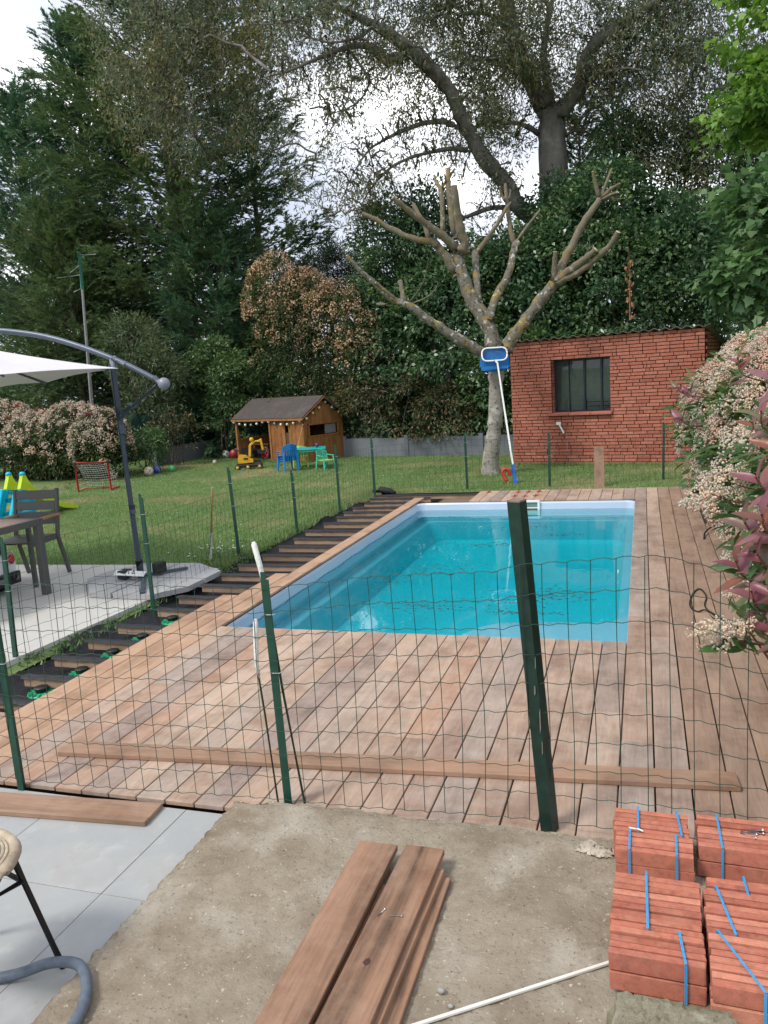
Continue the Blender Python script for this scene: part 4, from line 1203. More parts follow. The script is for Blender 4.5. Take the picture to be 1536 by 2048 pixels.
tp = t.nodes.new('ShaderNodeBsdfTransparent'); mx = t.nodes.new('ShaderNodeMixShader')
nb = t.nodes.new('ShaderNodeTexCoord'); nn = noise(t, nb.outputs['Object'], 30, 3)
kk = ramp(t, [(.05,)*3, (.38,)*3], [.35, .7]); t.links.new(nn.outputs['Fac'], kk.inputs['Fac'])
t.links.new(kk.outputs[0], mx.inputs[0]); t.links.new(b.outputs[0], mx.inputs[1]); t.links.new(tp.outputs[0], mx.inputs[2])
t.links.new(mx.outputs[0], t.nodes['Material Output'].inputs['Surface'])
m_net = m
def rrect(w, h, r, n=5):
    out = []
    for cx_, cz_, a0 in ((w/2-r, h/2-r, 0), (-w/2+r, h/2-r, 90), (-w/2+r, -h/2+r, 180), (w/2-r, -h/2+r, 270)):
        for i in range(n):
            a = math.radians(a0 + 90*i/(n-1)); out.append((cx_+r*math.cos(a), cz_+r*math.sin(a)))
    return out
c0 = tip + Vector((-.045, .05, .10))
R = Matrix.Rotation(math.radians(12), 3, 'Z') @ Matrix.Rotation(math.radians(-20), 3, 'X')
fr_pts = [c0 + R @ Vector((x, 0, z)) for x, z in rrect(.42, .23, .085)]
MB().tube(fr_pts, .014, 8, closed=True).tube([tip*.975, c0 + R @ Vector((0, 0, -.11))], .02, 8).build('frame', m_white, net_)
rings = []
rr = random.Random(3)
for (s, dy, dz, sz) in ((1, .006, 0, 1), (1.12, .05, -.06, .9), (1.22, .07, -.13, .75), (1.18, .075, -.20, .55), (1.0, .06, -.24, .3)):
    rings.append([c0 + R @ Vector((x*s + rr.gauss(0, .006), dy + rr.gauss(0, .004), z*sz + dz + rr.gauss(0, .008))) for x, z in rrect(.42, .23, .085)])
n = len(rings[0]); vs = [p for r_ in rings for p in r_]; fs = []
for i in range(len(rings)-1):
    for j in range(n): fs.append((i*n+j, i*n+(j+1) % n, (i+1)*n+(j+1) % n, (i+1)*n+j))
fs.append(tuple(range((len(rings)-1)*n, len(rings)*n)))
MB().add(vs, fs, 0, True).build('net_bag', m_net, net_)
rt = thing('toy_tube', 'curved red plastic tube with cream tip on the grass by the trunk', 'toy', (-2.11, 12.86, -.1))
MB().tube(smooth_path([(0, 0, .035), (-.045, .02, .11), (-.075, .03, .18), (-.06, .04, .225), (-.02, .05, .235), (.02, .06, .20), (.035, .065, .13)]), .028, 10).build('tube', m_red, rt)
MB().tube([(.02, -.008, .012), (0, 0, .04)], [.016, .026], 10).build('tip', plain('cream plastic', (.6, .48, .33), .6), rt)

# ================================================================== PLAYHOUSE
ph = thing('playhouse', 'small wooden playhouse with open porch and dark felt roof', 'playhouse', (-9.64, 17.95, -.1), math.radians(-23.5))
PL, PD, EV, RG, CX = 2.41, 1.30, 1.06, 1.47, 1.28
nb_ = 9
wdt = (PL-CX)/nb_
slot0, slot1 = CX + wdt*4, CX + wdt*5
for i in range(nb_):
    x = CX + wdt*(i+.5)
    if i == 4:
        MB().box((x, 0, .20), (wdt-.004, .018, .36), bev=.002).build('wall_board', M['house'], ph)
        MB().box((x, 0, 1.0), (wdt-.004, .018, .10), bev=.002).build('wall_board', M['house'], ph)
        MB().box((x, .02, .55), (wdt-.004, .012, .30), bev=.002).build('slot_panel', plain('dark brown board', (.10, .055, .03), .7), ph)
        continue
    MB().box((x, random.uniform(-.004, .004), EV/2), (wdt-.005, .018, EV-.02), bev=.002).build('wall_board', M['house'], ph)
nb2 = 10; wd2 = PD/nb2
for i in range(nb2):
    y = wd2*(i+.5)
    top = EV + (RG-EV)*(1-abs(y-PD/2)/(PD/2)) - .05
    if .16 < y < 1.12:
        MB().box((PL, y, .29), (.018, wd2-.005, .58), bev=.002).build('wall_board', M['house'], ph)
        MB().box((PL, y, (.88+top)/2), (.018, wd2-.005, top-.88), bev=.002).build('wall_board', M['house'], ph)
    else:
        MB().box((PL, y, top/2), (.018, wd2-.005, top), bev=.002).build('wall_board', M['house'], ph)
wfr = MB()
for (a, b2) in (((PL+.012, .16, .59), (PL+.012, 1.12, .59)), ((PL+.012, .16, .87), (PL+.012, 1.12, .87))): wfr.bar(a, b2, .03, .035, bev=.002)
for yy in (.16, 1.12): wfr.box((PL+.014, yy, .73), (.03, .035, .245), bev=.002)
wfp = wfr.build('window_frame', M['house'], ph)
MB().box((PL-.03, .9, .73), (.008, .36, .22)).build('window_panel', plain('grey inner board', (.22, .22, .22), .7), wfp)
for i in range(11):
    x = .03 + (CX-.03)*(i+.5)/11
    MB().box((x, PD-.02, .26), ((CX-.03)/11-.004, .016, .50), bev=.002).build('back_board', M['house'], ph)
for i in range(9):
    x = CX + wdt*(i+.5)
    MB().box((x, PD-.02, EV/2), (wdt-.004, .016, EV-.02), bev=.002).build('back_board', M['house'], ph)
for i in range(9):
    y = PD*(i+.5)/9
    MB().box((0, y, .26), (.016, PD/9-.004, .50), bev=.002).build('side_board', M['house'], ph)
    MB().box((CX, y, EV/2), (.016, PD/9-.004, EV-.02), bev=.002).build('inner_board', M['house'], ph)
for (a, b2) in (((0, PD-.02, .53), (CX, PD-.02, .53)), ((0, .03, .53), (0, PD, .53)), ((0, 0, EV-.02), (PL, 0, EV-.02))): MB().bar(a, b2, .05, .045, bev=.003).build('rail', M['house'], ph)
for (x, y) in ((0, 0), (0, PD-.04), (CX-.02, 0)): MB().box((x, y-.005, EV/2), (.055, .055, EV-.05), bev=.003).build('post', M['house'], ph)
MB().box((PL/2, PD/2, .01), (PL-.06, PD-.06, .03)).build('floor_deck', plain('dark floor boards', (.12, .08, .05), .8), ph)
m_felt = ground('roofing felt', [((.13, .12, .11), 3, .5, .7, .5)], ([(.065, .055, .05), (.10, .085, .078)], 12.0), bump=.4, bscale=120)
ov = .09
for s in (-1, 1):
    ye = -ov if s < 0 else PD+ov; ze = EV - .0 - (RG-EV)/(PD/2)*ov + .03
    d = Vector((0, PD/2-ye, RG+.03-ze)); nn = Vector((0, -d.z, d.y)).normalized()*(.018 if s < 0 else -.018)
    rp = MB().prism([(-ov, ye, ze), (PL+ov, ye, ze), (PL+ov, PD/2, RG+.03), (-ov, PD/2, RG+.03)], nn).build('roof_slope', m_felt, ph)
    MB().box((PL/2, ye+.012*(-s)*-1*0, ze-.022), (PL+2*ov, .018, .045)).build('fascia', M['house'], rp)
    for xx in (PL+ov-.008, -ov+.008):
        MB().bar((xx, ye, ze-.02), (xx, PD/2, RG+.008), .016, .05, (1, 0, 0)).build('barge_board', M['house'], rp)
# string lights
sl = thing('string_lights', 'string of small white, grey and cream ball lights along the playhouse eaves', 'string lights', (-9.64, 17.95, -.1), math.radians(-23.5))
bp_list = []
for i in range(12):
    x = -.02 + 2.40*i/11
    bp_list.append((x, -.06, .97 - .07*math.sin(PI*(i % 6)/5.0 if i < 6 else PI*(i-6)/5.0)))
for i in range(5):
    y = .02 + .17*i*1.25
    bp_list.append((PL+.05, y + .06, 1.02 + .11*min(i, 6-i) - .02*(i == 4)))
m_bulbs = [plain('white bulb', (.72, .72, .68), .35), plain('grey blue bulb', (.22, .30, .36), .35), plain('cream bulb', (.68, .56, .38), .35), plain('pale blue bulb', (.5, .6, .68), .35)]
bm_ = [MB().ball((0, 0, 0), .034, 12).mesh('bulb', q) for q in m_bulbs]
for i, p in enumerate(bp_list): link('bulb', bm_[[0, 3, 0, 1, 0, 0, 2, 1, 0, 2, 2, 1, 0, 2, 2, 1, 0][i]], sl, p)
MB().tube([(p[0], p[1], p[2]+.035) for p in bp_list], .004, 5).build('cord', m_blk, sl)

# toys at the playhouse
def box_col(lst, m_, name, parent):
    mb = MB()
    for c_, s_ in lst: mb.box(c_, s_, bev=min(s_)*.22)
    return mb.build(name, m_, parent)
m_yel = plain('yellow plastic', (.68, .36, .015), .4)
ex = thing('toy_excavator', 'yellow ride-on toy excavator with black chassis on the lawn', 'toy excavator', (-8.45, 16.15, -.1), math.radians(24))
MB().box((0, 0, .085), (.60, .26, .07), bev=.02).box((.12, 0, .12), (.32, .20, .05), bev=.02).build('chassis', m_blackp, ex)
for sx in (-.25, -.02, .24):
    for sy in (-.15, .15):
        wl = MB().lathe((sx, sy-.025, .055), [(.001, 0), (.052, 0), (.055, .01), (.055, .04), (.052, .05), (.001, .05)], 16, (0, 1, 0)).build('wheel', m_blackp, ex)
        MB().lathe((sx, sy-.03, .055), [(.001, 0), (.034, .001), (.034, .06), (.001, .061)], 14, (0, 1, 0)).build('hub', m_yel, wl)
MB().prism([(-.23, -.11, .15), (.10, -.11, .15), (.10, -.11, .22), (.02, -.11, .25), (-.05, -.11, .31), (-.20, -.11, .33), (-.24, -.11, .24)], (0, .22, 0)).build('body', m_yel, ex)
MB().box((-.06, -.116, .245), (.10, .02, .035), bev=.004).build('vent', m_blackp, ex)
MB().bar((.03, 0, .27), (.055, 0, .53), .06, .055, bev=.01).bar((.05, 0, .52), (.14, 0, .60), .055, .055, bev=.01).bar((.13, 0, .59), (.31, 0, .62), .055, .05, bev=.01).bar((.30, 0, .66), (.335, 0, .40), .055, .05, bev=.01).build('boom', m_yel, ex)
MB().box((.19, -.03, .595), (.07, .02, .02), bev=.004).bar((.06, 0, .22), (.10, 0, .34), .05, .05).build('joint_cover', m_blackp, ex)
MB().prism([(.20, -.08, .42), (.40, -.08, .40), (.38, -.08, .34), (.30, -.08, .32), (.22, -.08, .34)], (0, .16, 0)).build('bucket', m_blackp, ex)
MB().ball((.10, 0, .655), .052, 12).build('lamp', m_yel, ex)
wb_ = thing('toy_wheelbarrow', 'toy wheelbarrow with red spoked wheel in the playhouse porch', 'toy wheelbarrow', (-8.74, 17.56, -.075), math.radians(165))
ty = MB(); ty.tube([(math.cos(a*PI/10)*.145, 0, .18 + math.sin(a*PI/10)*.145) for a in range(20)], .032, 8, closed=True); tyo = ty.build('wheel', m_blackp, wb_)
sp = MB().lathe((0, -.02, .18), [(.001, 0), (.03, 0), (.03, .04), (.001, .04)], 12, (0, 1, 0))
sp.tube([(math.cos(a*PI/10)*.105, 0, .18 + math.sin(a*PI/10)*.105) for a in range(20)], .018, 6, closed=True)
for k in range(5): sp.bar((0, 0, .18), (math.cos(k*2*PI/5)*.11, 0, .18+math.sin(k*2*PI/5)*.11), .028, .02)
sp.build('rim', m_red, tyo)
MB().prism([(.05, .1, .30), (.42, .1, .34), (.36, .1, .12), (.16, .1, .10)], (0, .28, 0)).build('tray', m_blackp, wb_)
MB().bar((-.02, .05, .18), (.6, .12, .30), .025, .025).bar((-.02, -.03, .18), (.6, .42, .30), .025, .025).build('handle', m_blackp, wb_)
bn = thing('bench', 'small brown wooden bench standing inside the playhouse porch', 'bench', (-9.05, 18.15, -.07), math.radians(-23.5))
MB().box((0, 0, .36), (.62, .24, .03), bev=.004).build('seat', plain('brown bench wood', (.12, .055, .03), .6), bn)
for sx in (-.25, .25): MB().box((sx, 0, .172), (.04, .2, .344)).build('leg', plain('brown bench leg wood', (.12, .055, .03), .6), bn)

def kid_chair(label, mats, loc, rot, z=0.0, group=None, sc=1.0):
    t_ = thing('garden_chair', label, 'chair', (loc[0], loc[1], -.1+z), rot, group)
    t_.scale = (sc, sc, sc)
    a, b2 = mats
    MB().box((0, .0, .265), (.33, .30, .02), bev=.006).box((0, -.148, .25), (.33, .02, .04), bev=.006).build('seat', b2, t_)
    bk = MB()
    n = 7
    for i in range(n):
        x = -.165 + .33*i/(n-1); curve = .05*(abs(x)/.165)**2
        zt = .56 - .05*(abs(x)/.165)**2
        p0 = Vector((x, .15-curve, .27)); p1 = Vector((x*1.06, .22-curve, zt))
        bk.bar(p0, p1, .036 if i % 2 == 0 else .030, .012, (0, 1, 0), bev=.003)
    bk.bar((-.17, .175, .50), (0, .225, .548), .05, .016, (0, 1, 0), bev=.004); bk.bar((0, .225, .548), (.17, .175, .50), .05, .016, (0, 1, 0), bev=.004)
    bk.build('backrest', a, t_)
    for s in (-1, 1):
        MB().bar((s*.185, .15, .40), (s*.19, -.14, .385), .045, .02, bev=.006).bar((s*.185, -.12, .385), (s*.175, -.145, .265), .045, .02, bev=.005).build('armrest', a, t_)
        MB().bar((s*.17, -.14, .27), (s*.20, -.17, 0), .05, .03, bev=.006).build('leg', a, t_)
        MB().bar((s*.165, .15, .40), (s*.19, .20, 0), .05, .03, bev=.006).build('leg', a, t_)
    return t_
m_cb = plain('sky blue plastic', (.01, .20, .55), .4); m_teal = plain('turquoise plastic', (.015, .38, .36), .4); m_lime = plain('pale lime plastic', (.38, .62, .16), .4); m_gt = plain('green turquoise plastic', (.08, .46, .30), .4)
for k, lab in enumerate(['lowest blue plastic child chair of the stack of three', 'middle blue plastic child chair of the stack of three', 'top blue plastic child chair of the stack of three']):
    kid_chair(lab, (m_cb, m_cb), (-7.20, 15.50), math.radians(-128), .045*k, 'stacked blue child chairs', .88)
kid_chair('green turquoise child chair with lime seat, right of the turquoise table', (m_gt, m_lime), (-6.38, 15.62), math.radians(62), sc=.76)
kid_chair('pale lime child chair with two sticks on it, behind the blue chairs', (m_lime, m_lime), (-7.22, 16.25), math.radians(200), sc=.85)
tb = thing('garden_table', 'turquoise plastic child table on the lawn by the playhouse', 'table', (-6.83, 15.92, -.1), math.radians(22))
MB().box((0, 0, .43), (.66, .56, .022), bev=.008).box((0, -.25, .40), (.56, .02, .04)).box((0, .25, .40), (.56, .02, .04)).box((.29, 0, .40), (.02, .46, .04)).box((-.29, 0, .40), (.02, .46, .04)).build('table_top', m_teal, tb)
for sx in (-1, 1):
    for sy in (-1, 1): MB().bar((sx*.27, sy*.22, .42), (sx*.29, sy*.24, 0), .085, .06, bev=.012).build('leg', m_teal, tb)
cp = MB().lathe((0, 0, 0), [(.001, .001), (.03, 0), (.036, .09), (.033, .09), (.028, .01), (.001, .008)], 12)
props(cp.build('cup', plain('dark blue cup', (.05, .06, .16), .4), None, (-6.70, 15.98, .341)), 'dark blue cup on the turquoise child table', 'cup')
for i, (a, b2, lab) in enumerate([((-7.42, 16.2, .17), (-7.44, 16.35, .70), 'upright yellow toy broom stick on the lime chair'), ((-7.30, 16.15, .17), (-7.12, 16.30, .83), 'slanting yellow toy broom stick with dark end on the lime chair')]):
    tt = thing('toy_broom', lab, 'toy broom', a)
    d = Vector(b2)-Vector(a)
    MB().tube([(0, 0, 0), d], .013, 8).build('shaft', plain('pale yellow wood', (.62, .46, .16), .5), tt)
    if i: MB().tube([d*.92, d*1.08], .018, 8).build('grip', m_blackp, tt)

# balls
def ball(label, c_, r_, m_, patch=None):
    t_ = thing('ball', label, 'ball', (c_[0], c_[1], Z_LAWN))
    MB().ball((0, 0, r_), r_, 20).build('shell', m_, t_)
    if patch:
        pm, dirs, sc_ = patch
        mb = MB()
        for d in dirs:
            d = Vector(d).normalized(); _, s, u = frame_of(d)
            k = 5
            pts = [d*r_*1.004*math.cos(sc_) + (s*math.cos(2*PI*i/k)+u*math.sin(2*PI*i/k))*r_*1.004*math.sin(sc_) for i in range(k)]
            cen = d*r_*1.012
            mb.add([p + Vector((0, 0, r_)) for p in pts] + [cen + Vector((0, 0, r_))], [(i, (i+1) % k, k) for i in range(k)])
        mb.build('panel', pm, t_)
    return t_
m_cream = plain('scuffed cream leather', (.58, .50, .38), .6, vary=.25, scale=18); m_bl = plain('royal blue panel', (.02, .06, .30), .5); m_wb = plain('white ball', (.7, .7, .68), .5)
dirs = [(1, -.9, .3), (-1, -.6, .2), (.1, -1, .75), (.2, -1, -.5), (0, .1, 1), (-.7, -.7, -.6), (1, .3, -.2)]
ball('scuffed cream football nearest the red goal under the hedge', (-10.55, 15.36), .105, m_cream, (plain('tan patch', (.34, .27, .18), .6), dirs, .33))
ball('blue and white volleyball behind the cream football', (-10.58, 15.72), .095, m_bl, (m_wb, [(1, -.6, .1), (.6, -.6, .8), (.9, -.2, -.6)], .5))
ball('small bright green ball by the hedge', (-10.39, 16.05), .075, plain('bright green rubber', (.06, .48, .14), .4))
ball('tiny cream ball on the grass left of the playhouse', (-10.06, 17.43), .05, m_cream)
ball('red ball by the playhouse post', (-10.15, 18.62), .125, plain('dark red rubber', (.38, .035, .04), .45), (plain('pale red patch', (.55, .2, .2), .5), [(.2, -1, .8)], .25))
ball('white football with grey panels behind the red ball', (-10.22, 19.0), .13, m_wb, (plain('grey panel', (.12, .12, .14), .5), dirs, .33))
ball('off white football with dark panels left of the red ball', (-10.50, 18.80), .105, m_wb, (plain('dark panel', (.05, .08, .07), .5), dirs, .33))

# red toy goal
gl_ = thing('toy_goal', 'small red football goal with white net in front of the hedge', 'goal', (-10.25, 13.06, -.1), math.radians(14))
GW, GH = .66, .57
for s in (-1, 1): MB().tube([(s*GW/2, 0, 0), (s*GW/2, 0, GH)], .027, 10).build('post', m_red, gl_)
MB().tube([(-GW/2, 0, GH), (GW/2, 0, GH)], .026, 10).build('crossbar', m_red, gl_)
fo = MB(); fo.tube([(-GW/2, 0, .02), (-GW/2, .42, .02), (GW/2, .42, .02), (GW/2, 0, .02)], .014, 8); fo.build('ground_bar', m_red, gl_)
MB().box((-GW/2, 0, GH), (.06, .06, .06), bev=.01).box((GW/2, 0, GH), (.06, .06, .06), bev=.01).build('corner_joint', m_blackp, gl_)
lines = []
for i in range(15):
    x = -GW/2 + GW*i/14
    lines.append([(x + .03*math.sin(q*.5)*(i/14), .42*(q/10)**.8 if q < 9 else .42, (GH*(1-q/10)**.75)) for q in range(11)])
for q in range(11):
    z = GH*(1-q/11)**.75; y = .42*(q/11)**.8
    lines.append([(-GW/2 + GW*i/14, y, max(.01, z - .03*math.sin(PI*i/14))) for i in range(15)])
for s in (-1, 1):
    for q in range(6):
        f = (q+.5)/6
        lines.append([(s*GW/2, .42*k/5*(f), GH*(1-f)) for k in range(6)])
V, F = wires(lines, .0032)
o = link('net', np_mesh('net', V, F, plain('white net cord', (.62, .62, .6), .8)), gl_); o['kind'] = 'stuff'

# slide
m_cy = plain('cyan plastic', (.0, .42, .60), .35); m_lm = plain('lime plastic', (.50, .62, .03), .35)
sl_ = thing('toy_slide', 'small lime and cyan plastic slide at the hedge', 'slide', (-9.33, 10.05, -.1), math.radians(-7))
def sidepoly(pts, x, w=.07): return MB().prism([(x, y, z) for y, z in pts], (w, 0, 0))
for xs_ in (-.18, .12):
    # lime peak with a concave slope running down the chute side
    pk = [(-.10, .50), (-.035, .66), (-.02, .72), (.03, .72), (.06, .64), (.13, .53), (.25, .42), (.45, .29), (.75, .15), (1.0, .07), (1.0, .01), (.72, .07), (.40, .20), (.18, .36)]
    sidepoly(pk, xs_).build('rail', m_lm, sl_)
    MB().ball((xs_ + .035, .004, .725), .048, 12, sq=(1, 1, .75)).build('cap', m_cy, sl_)
    leg = MB()
    for (a, b2, w) in (((-.30, 0), (-.11, .49), .14), ((.12, 0), (.10, .36), .09), ((-.16, .33), (.12, .30), .08), ((-.09, .47), (.14, .40), .08), ((-.24, .12), (.11, .12), .06)):
        leg.bar((xs_+.035, a[0], a[1]), (xs_+.035, b2[0], b2[1]), w, .07, (1, 0, 0), bev=.012)
    leg.build('side_frame', m_cy, sl_)
vs = []; fs = []
for (y, z) in [(.02, .44), (.15, .42), (.3, .30), (.5, .19), (.75, .09), (1.02, .04)]: vs += [(-.115, y, z), (.125, y, z), (.125, y, z-.02), (-.115, y, z-.02)]
for q in range(5):
    a = q*4
    for k in range(4): fs.append((a+k, a+(k+1) % 4, a+4+(k+1) % 4, a+4+k))
MB().add(vs, fs, 0, False).build('chute', m_lm, sl_)

# ================================================================== PARASOL
m_gun = plain('grey blue lacquered steel', (.085, .105, .14), .38, .3, vary=.06)
m_joint = plain('light grey casting', (.22, .24, .28), .45, .2)
m_cloth = plain('off white canvas', (.60, .58, .60), .9, vary=.03, scale=5)
um = thing('parasol', 'cantilever parasol with grey curved arm and off white canopy over the table', 'parasol', (-4.62, 6.40, -.06))
UO = Vector((-4.62, 6.40, -.06))
def U(x, y, z): return Vector((x, y, z)) - UO
MB().tube([U(-4.62, 6.40, .0), U(-4.65, 6.39, 2.02)], .031, 14).build('mast', m_gun, um)
MB().tube([U(-4.625, 6.40, .62), U(-4.626, 6.40, .70)], .035, 14).build('collar', m_gun, um)
MB().tube(smooth_path([U(-4.14, 6.39, 1.815), U(-4.34, 6.39, 1.925), U(-4.57, 6.39, 2.04), U(-4.98, 6.39, 2.205), U(-5.4, 6.38, 2.335), U(-5.87, 6.30, 2.42), U(-6.29, 6.20, 2.45), U(-6.5, 6.15, 2.43)]), .0265, 14).build('arm', m_gun, um)
MB().tube([U(-4.50, 6.39, 2.005), U(-4.63, 6.39, 2.068)], .034, 14).box(U(-4.635, 6.39, 2.02), (.05, .06, .10), bev=.01).build('arm_bracket', m_joint, um)
MB().ball(U(-4.125, 6.39, 1.81), .056, 16).tube([U(-4.16, 6.39, 1.825), U(-4.22, 6.39, 1.86)], .036, 12).build('end_ball', m_joint, um)
MB().tube([U(-4.57, 6.38, 1.57), U(-4.19, 6.38, 1.80)], .020, 10).tube([U(-4.60, 6.38, 1.545), U(-4.48, 6.38, 1.635)], .034, 12).build('strut', m_gun, um)
MB().tube([U(-4.638, 6.40, 1.38), U(-4.642, 6.39, 1.62)], .038, 14).build('slider', m_gun, um)
MB().tube([U(-4.67, 6.38, 1.42), U(-4.74, 6.36, 1.46), U(-4.745, 6.36, 1.53), U(-4.68, 6.38, 1.56)], .012, 8).build('crank', m_blk, um)
CO = Vector((-6.29, 6.03, 0)); e1 = Vector((-.44, -.9, 0)).normalized(); e2 = Vector((-.9, .44, 0)).normalized()
apex = U(-6.29, 6.08, 2.36)
rimp = []
for (a, b2, z) in ((-1, -1.5, 1.965), (0, -1.5, 1.955), (1, -1.5, 1.93), (1, 0, 1.93), (1, 1.5, 1.91), (0, 1.5, 1.90), (-1, 1.5, 1.895), (-1, 0, 1.905)):
    p = CO + e1*a + e2*b2
    rimp.append(U(p.x, p.y, z + .01))
vs = []; fs = []
K = 8
for i in range(8):
    A, Bp = rimp[i], rimp[(i+1) % 8]
    row = []
    for r_ in range(K+1):
        f = r_/K
        rr_ = []
        for c_ in range(7):
            g = c_/6
            e = A.lerp(Bp, g)
            e = e + (apex-e)*(.035*math.sin(PI*g))
            p = apex.lerp(e, f)
            p.z -= .05*math.sin(PI*f)*(.4+.6*math.sin(PI*g))
            rr_.append(p)
        row.append(rr_)
    b0 = len(vs)
    for rr_ in row: vs += rr_
    for r_ in range(K):
        for c_ in range(6):
            a = b0 + r_*7 + c_
            fs.append((a, a+1, a+8, a+7))
can = MB().add(vs, fs, 0, False).build('canopy', m_cloth, um)
md = can.modifiers.new('thick', 'SOLIDIFY'); md.thickness = .004
for i in range(8):
    d = rimp[i] - apex
    MB().bar(apex + Vector((0, 0, -.05)), rimp[i] + d*(-.02) + Vector((0, 0, -.022)), .014, .02).build('rib', m_gun, um)
MB().lathe(apex + Vector((0, 0, -.14)), [(.001, 0), (.05, 0), (.06, .1), (.03, .2), (.001, .22)], 14).build('hub', m_gun, um)
# base slabs on a steel cross
m_base = ground('grey concrete base', [((.30, .30, .29), 4, .5, .7, .5)], ([(.34, .34, .34), (.44, .44, .44)], 18.0), bump=.3, bscale=120, rough=.8)
outl = [(-5.16, 6.30), (-4.80, 5.86), (-4.13, 5.83), (-3.93, 6.12), (-3.92, 6.70), (-4.34, 7.0), (-4.95, 6.95), (-5.15, 6.62)]
cen = (-4.55, 6.40)
def uq(pts, z0=-.055, h=.048): return MB().prism([U(x, y, z0) for x, y in pts], (0, 0, h))
mids = [(-5.16, 6.42), (-4.52, 5.845), (-3.925, 6.40), (-4.58, 6.985)]
g = .012
uq([(mids[0][0], 6.40-g), (outl[0]), outl[1], (-4.55-g, mids[1][1]), (cen[0]-g, cen[1]-g)]).build('base_slab', m_base, um)
uq([(-4.55+g, mids[1][1]), outl[2], outl[3], (mids[2][0], 6.40-g), (cen[0]+g, cen[1]-g)]).build('base_slab', m_base, um)
uq([(mids[2][0], 6.40+g), outl[4], outl[5], (-4.55+g, mids[3][1]), (cen[0]+g, cen[1]+g)]).build('base_slab', m_base, um)
uq([(-4.55-g, mids[3][1]), outl[6], outl[7], (mids[0][0], 6.40+g), (cen[0]-g, cen[1]+g)]).build('base_slab', m_base, um)
MB().bar(U(-4.55, 6.36, .012), U(-4.22, 5.84, .004), .045, .018).build('cross_bar', m_gun, um)
MB().bar(U(-4.62, 6.40, .012), U(-4.30, 6.72, .012), .045, .018).build('cross_bar', m_gun, um)
bs = MB().box(U(-4.74, 6.32, .045), (.09, .12, .08), bev=.006).build('foot_casting', m_blackp, um)
MB().box(U(-4.47, 6.50, .07), (.09, .12, .10), bev=.006).build('foot_casting', m_blackp, um)
MB().tube([U(-4.62, 6.40, .03), U(-4.62, 6.40, .16)], .04, 12).build('mast_socket', m_blackp, um)
MB().bar(U(-4.80, 6.255, .075), U(-4.52, 6.33, .045), .085, .006, (0, -.35, 1)).build('label_plate', m_white, bs)
def text(s, size, loc, rot, mat_, parent, name='lettering'):
    cu = bpy.data.curves.new(name, 'FONT'); cu.body = s; cu.size = size; cu.extrude = .0006; cu.align_x = 'CENTER'; cu.align_y = 'CENTER'
    cu.materials.append(mat_)
    tmp = bpy.data.objects.new(name, cu)
    me = bpy.data.meshes.new_from_object(tmp); bpy.data.objects.remove(tmp)
    if not me.materials: me.materials.append(mat_)
    return link(name, me, parent, loc, rot)
text('TA', .07, U(-4.64, 6.285, .066), (math.radians(68), math.radians(6), math.radians(15)), m_blackp, bs)

# ================================================================== TABLE, CHAIR, TOY CAR
m_alu = plain('taupe lacquered aluminium', (.085, .085, .08), .45, vary=.05)
m_slat = wood('brown composite slat', [(.36, .26, .22), (.40, .29, .24)], axis=0, pale=(.42, .34, .30))
ta = thing('garden_table', 'large garden table with brown slats and grey frame at the left edge', 'table', (-6.27, 5.35, -.06), math.radians(-3))
for i in range(9):
    MB().box((0, -.57 + .1425*i, .708), (1.76, .134, .018), bev=.002).build('slat', m_slat, ta)
for s in (-1, 1):
    MB().box((0, s*.665, .69), (1.86, .035, .06), bev=.003).build('rail', m_alu, ta)
    MB().box((s*.91, 0, .69), (.035, 1.29, .06), bev=.003).build('rail', m_alu, ta)
    for q in (-1, 1): MB().box((s*.895, q*.64, .33), (.065, .065, .66), bev=.003).build('leg', m_alu, ta)
gc = thing('garden_chair', 'taupe slatted garden chair with wooden armrests behind the large table', 'chair', (-5.93, 6.40, -.06), math.radians(8))
for s in (-1, 1):
    MB().bar((s*.235, -.27, 0), (s*.235, -.27, .62), .04, .04, bev=.003).build('leg', m_alu, gc)
    MB().bar((s*.235, .33, 0), (s*.235, .20, .42), .04, .03, bev=.003).bar((s*.235, .20, .415), (s*.235, .29, .90), .04, .03, bev=.003).build('leg', m_alu, gc)
    MB().box((s*.235, -.03, .635), (.055, .56, .024), bev=.004).build('armrest', plain('teak armrest', (.34, .19, .09), .6), gc)
    MB().box((s*.215, -.03, .41), (.03, .47, .045)).build('seat_rail', m_alu, gc)
for k, (f0, f1) in enumerate(((.54, .665), (.685, .775), (.795, .885))):
    y0, y1 = .20+.19*(f0-.415), .20+.19*(f1-.415)
    MB().bar((0, y0-.01, f0), (0, y1-.01, f1), .435, .014, (0, 1, 0), bev=.002).build('back_slat', m_alu, gc)
for k in range(6):
    MB().box((0, -.245 + .082*k, .435), (.425, .074, .014), bev=.002).build('seat_slat', m_alu, gc)
# white ride-on car
m_cw = plain('white glossy plastic', (.74, .75, .78), .25, vary=.02, coat=.5)
m_red2 = plain('red lens', (.45, .02, .015), .2, coat=.6)
car = thing('ride_on_car', 'white ride-on toy car with black bumper and red lamps under the table', 'toy car', (-5.74, 5.70, -.06), math.radians(90))
